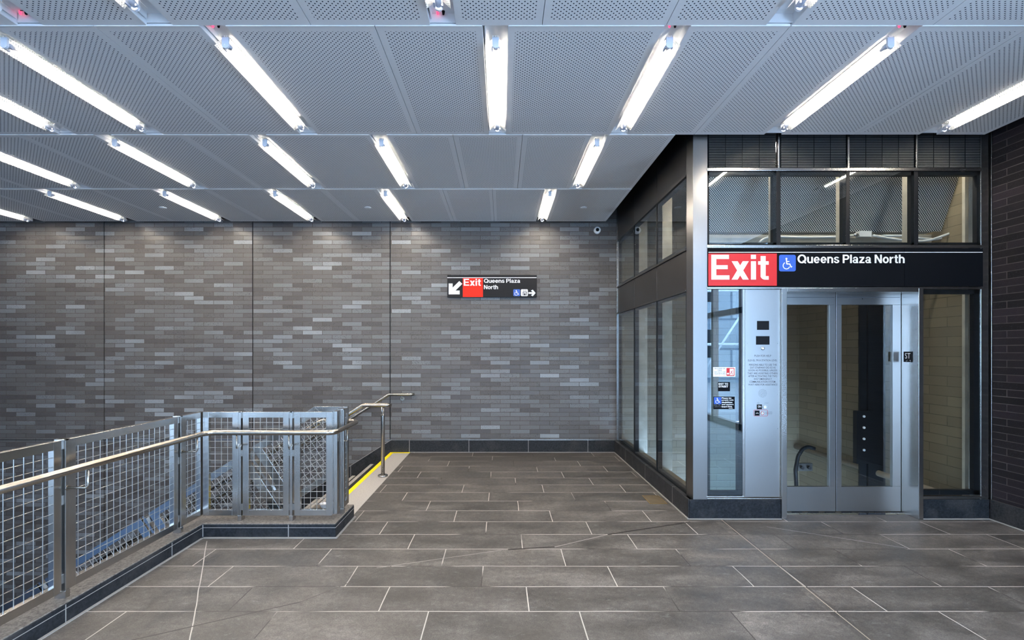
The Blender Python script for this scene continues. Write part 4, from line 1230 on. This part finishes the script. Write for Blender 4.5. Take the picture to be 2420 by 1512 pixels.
# ------------------------------------------------------------------ stickers on the narrow window
GYs = EY + .0035
def sticker(name, label, x0, y0, x1, y1, mat):
    t = thing(name, label, 'sticker', (cx6((x0 + x1) / 2), GYs, cz6((y0 + y1) / 2)))
    b = MB(); b.box((cx6(x0), GYs - .001, cz6(y1)), (cx6(x1), GYs, cz6(y0))); b.build('backing', mat, t)
    return t
T0 = GYs - .0016
t = sticker('fire_sticker', 'white and red fire warning sticker on the narrow elevator window, topmost of three', 192, 688, 477, 810, M['white'])
b = MB()
for s_, a0, b0, a1, b1 in (('IN CASE OF', 213, 712, 345, 698), ('FIRE', 252, 735, 303, 721), ('DO NOT USE', 208, 757, 350, 743), ('ELEVATORS', 213, 780, 352, 766)):
    text_into(b, s_, cx6(a0), cz6(b0), cx6(a1), cz6(b1), T0, bold=.006)
b.build('lettering', M['black'], t)
b = MB(); text_into(b, 'EXIT VIA STAIRS', cx6(208), cz6(798), cx6(350), cz6(789), T0); b.build('red_lettering', M['red'], t)
b = MB(); rrect(b, cx6(362), cz6(800), cx6(465), cz6(698), .006, T0, GYs); o = b.build('red_square', M['red'], t)
b = MB()
b.box((cx6(404), T0 - .0006, cz6(790)), (cx6(455), T0, cz6(708)))
b.prism([(cx6(x_), T0 - .0006, cz6(y_)) for x_, y_ in ((370, 782), (368, 768), (375, 758), (383, 764), (392, 758), (397, 770), (394, 782))], (0, .0006, 0))
o2 = b.build('doorway_mark', M['white'], o)
b = MB()
def stroke2(mb, pts, w_, y):
    for i in range(len(pts) - 1):
        a = Vector((cx6(pts[i][0]), y, cz6(pts[i][1]))); c = Vector((cx6(pts[i + 1][0]), y, cz6(pts[i + 1][1])))
        d = (c - a).normalized(); q = Vector((-d.z, 0, d.x)) * w_ / 2; mb.face([a - q, c - q, c + q, a + q])
b.disc((cx6(436), T0 - .001, cz6(730)), .0035, (0, 1, 0), .0003, 10)
stroke2(b, [(432, 738), (424, 758)], .006, T0 - .001); stroke2(b, [(430, 742), (415, 746), (410, 756)], .003, T0 - .001); stroke2(b, [(430, 742), (444, 752)], .003, T0 - .001)
stroke2(b, [(424, 758), (438, 768), (436, 784)], .0045, T0 - .001); stroke2(b, [(424, 758), (416, 772), (398, 776)], .0045, T0 - .001)
b.build('runner_mark', M['red'], o)
t = sticker('exit_street_sticker', 'black sticker reading EXIT TO STREET on the narrow elevator window', 255, 878, 408, 995, M['sign_black'])
b = MB(); text_into(b, 'EXIT TO', cx6(262), cz6(914), cx6(384), cz6(891), T0, bold=.03); text_into(b, 'STREET', cx6(262), cz6(947), cx6(384), cz6(923), T0, bold=.03); b.build('lettering', M['white'], t)
t = sticker('priority_sticker', 'black and blue priority boarding sticker low on the narrow elevator window', 197, 1065, 468, 1224, M['sign_black'])
b = MB(); rrect(b, cx6(203), cz6(1160), cx6(297), cz6(1071), .004, T0, GYs); o = b.build('accessibility_symbol', M['blue'], t)
b = MB(); wheelchair(b, cx6(207), cz6(1158), cx6(293) - cx6(207), T0 - .001); b.build('wheelchair_mark', M['white'], o)
b = MB()
for s_, a0, b0, a1, b1 in (('Please let', 302, 1092, 425, 1073), ('people with', 302, 1120, 452, 1100), ('disabilities', 302, 1146, 438, 1127), ('and seniors', 302, 1172, 452, 1154), ('board first.', 302, 1202, 438, 1180)):
    text_into(b, s_, cx6(a0), cz6(b0), cx6(a1), cz6(b1), T0, bold=.025)
text_into(b, 'please offer', cx6(204), cz6(1177), cx6(288), cz6(1168), T0); text_into(b, 'a place to sit', cx6(204), cz6(1198), cx6(296), cz6(1190), T0)
b.disc((cx6(396), T0 + .0002, cz6(1215)), .0025, (0, -1, 0), .0003, 10); b.box((cx6(402), T0, cz6(1217)), (cx6(440), T0 + .0003, cz6(1213)))
b.build('lettering', M['white'], t)

# ------------------------------------------------------------------ floor access cover
t = thing('floor_cover', 'small square brass edged access cover in the floor beside the glass wall', 'floor cover', (1.60, 5.06, 0))
b = MB(); x0, x1, y0, y1 = 1.51, 1.69, 4.92, 5.20; e = .008
b.box((x0, y0, 0), (x1, y0 + e, .003)); b.box((x0, y1 - e, 0), (x1, y1, .003)); b.box((x0, y0, 0), (x0 + e, y1, .003)); b.box((x1 - e, y0, 0), (x1, y1, .003)); b.build('brass_edge', M['brass'], t)
b = MB(); b.box((x0 + e, y0 + e, 0), (x1 - e, y1 - e, .002)); b.build('cover_plate', M['cover'], t)

# ------------------------------------------------------------------ street side behind the camera (seen only in reflections)
fr = MB()
for x in (-9.3, -7.2, -5.1, -3.0, -.9, 1.05, 3.0, RW - .05): fr.box((x - .05, -4.45, 0), (x + .05, -4.33, ZC))
fr.box((-9.3, -4.45, 2.3), (RW, -4.33, 2.42)); fr.box((-9.3, -4.45, 0), (RW, -4.33, .12)); fr.box((-9.3, -4.45, ZC - .1), (RW, -4.33, ZC))
struct('window_1', fr, M['mullion'])
fr = MB()
for y in (-4.3, -3.0, -1.75, -.5, .64): fr.box((RW + .12, y - .05, 0), (RW + .24, y + .05, ZC))
fr.box((RW + .12, -4.3, 2.3), (RW + .24, .7, 2.42)); fr.box((RW + .12, -4.3, 0), (RW + .24, .7, .12))
struct('window_2', fr, M['mullion'])
b = MB(); b.box((-40, -40, -.4), (40, -4.5, -.15)); struct('floor_street', b, M['street'])
t = thing('street_building', 'pale panelled building across the street, seen only in reflections', 'building', (0, -17, 0))
b = MB(); b.box((-16, -19, -.15), (1.5, -17, 7.5)); b.box((5.5, -19, -.15), (24, -17, 10.0)); b.build('wall', M['facade'], t)
b = MB()
for x in (-14, -11, -8, -5, -2, 7, 10, 13):
    for z in (1.2, 4.2): b.box((x, -17.05, z), (x + 1.4, -16.98, z + 1.5))
b.build('window', M['rubber'], t)
t = thing('scaffold', 'steel pole scaffold in the street, seen only in reflections', 'scaffold', (3, -9, 0))
for x in (-3, -.5, 2, 4.5, 7, 9.5):
    b = MB(); b.tube([(x, -9, -.15), (x, -9, 6)], .05, 8); b.build('upright_pole', M['conduit'], t)
b = MB()
for z in (1.8, 3.8, 5.6): b.tube([(-3.2, -9, z), (9.7, -9, z)], .05, 8)
b.tube([(-3, -9, 0), (-.5, -9, 3.8)], .04, 8); b.tube([(2, -9, 0), (4.5, -9, 3.8)], .04, 8); b.tube([(4.5, -9, 3.8), (7, -9, 0)], .04, 8); b.tube([(7, -9, 0), (9.5, -9, 3.8)], .04, 8)
b.build('cross_pole', M['conduit'], t)
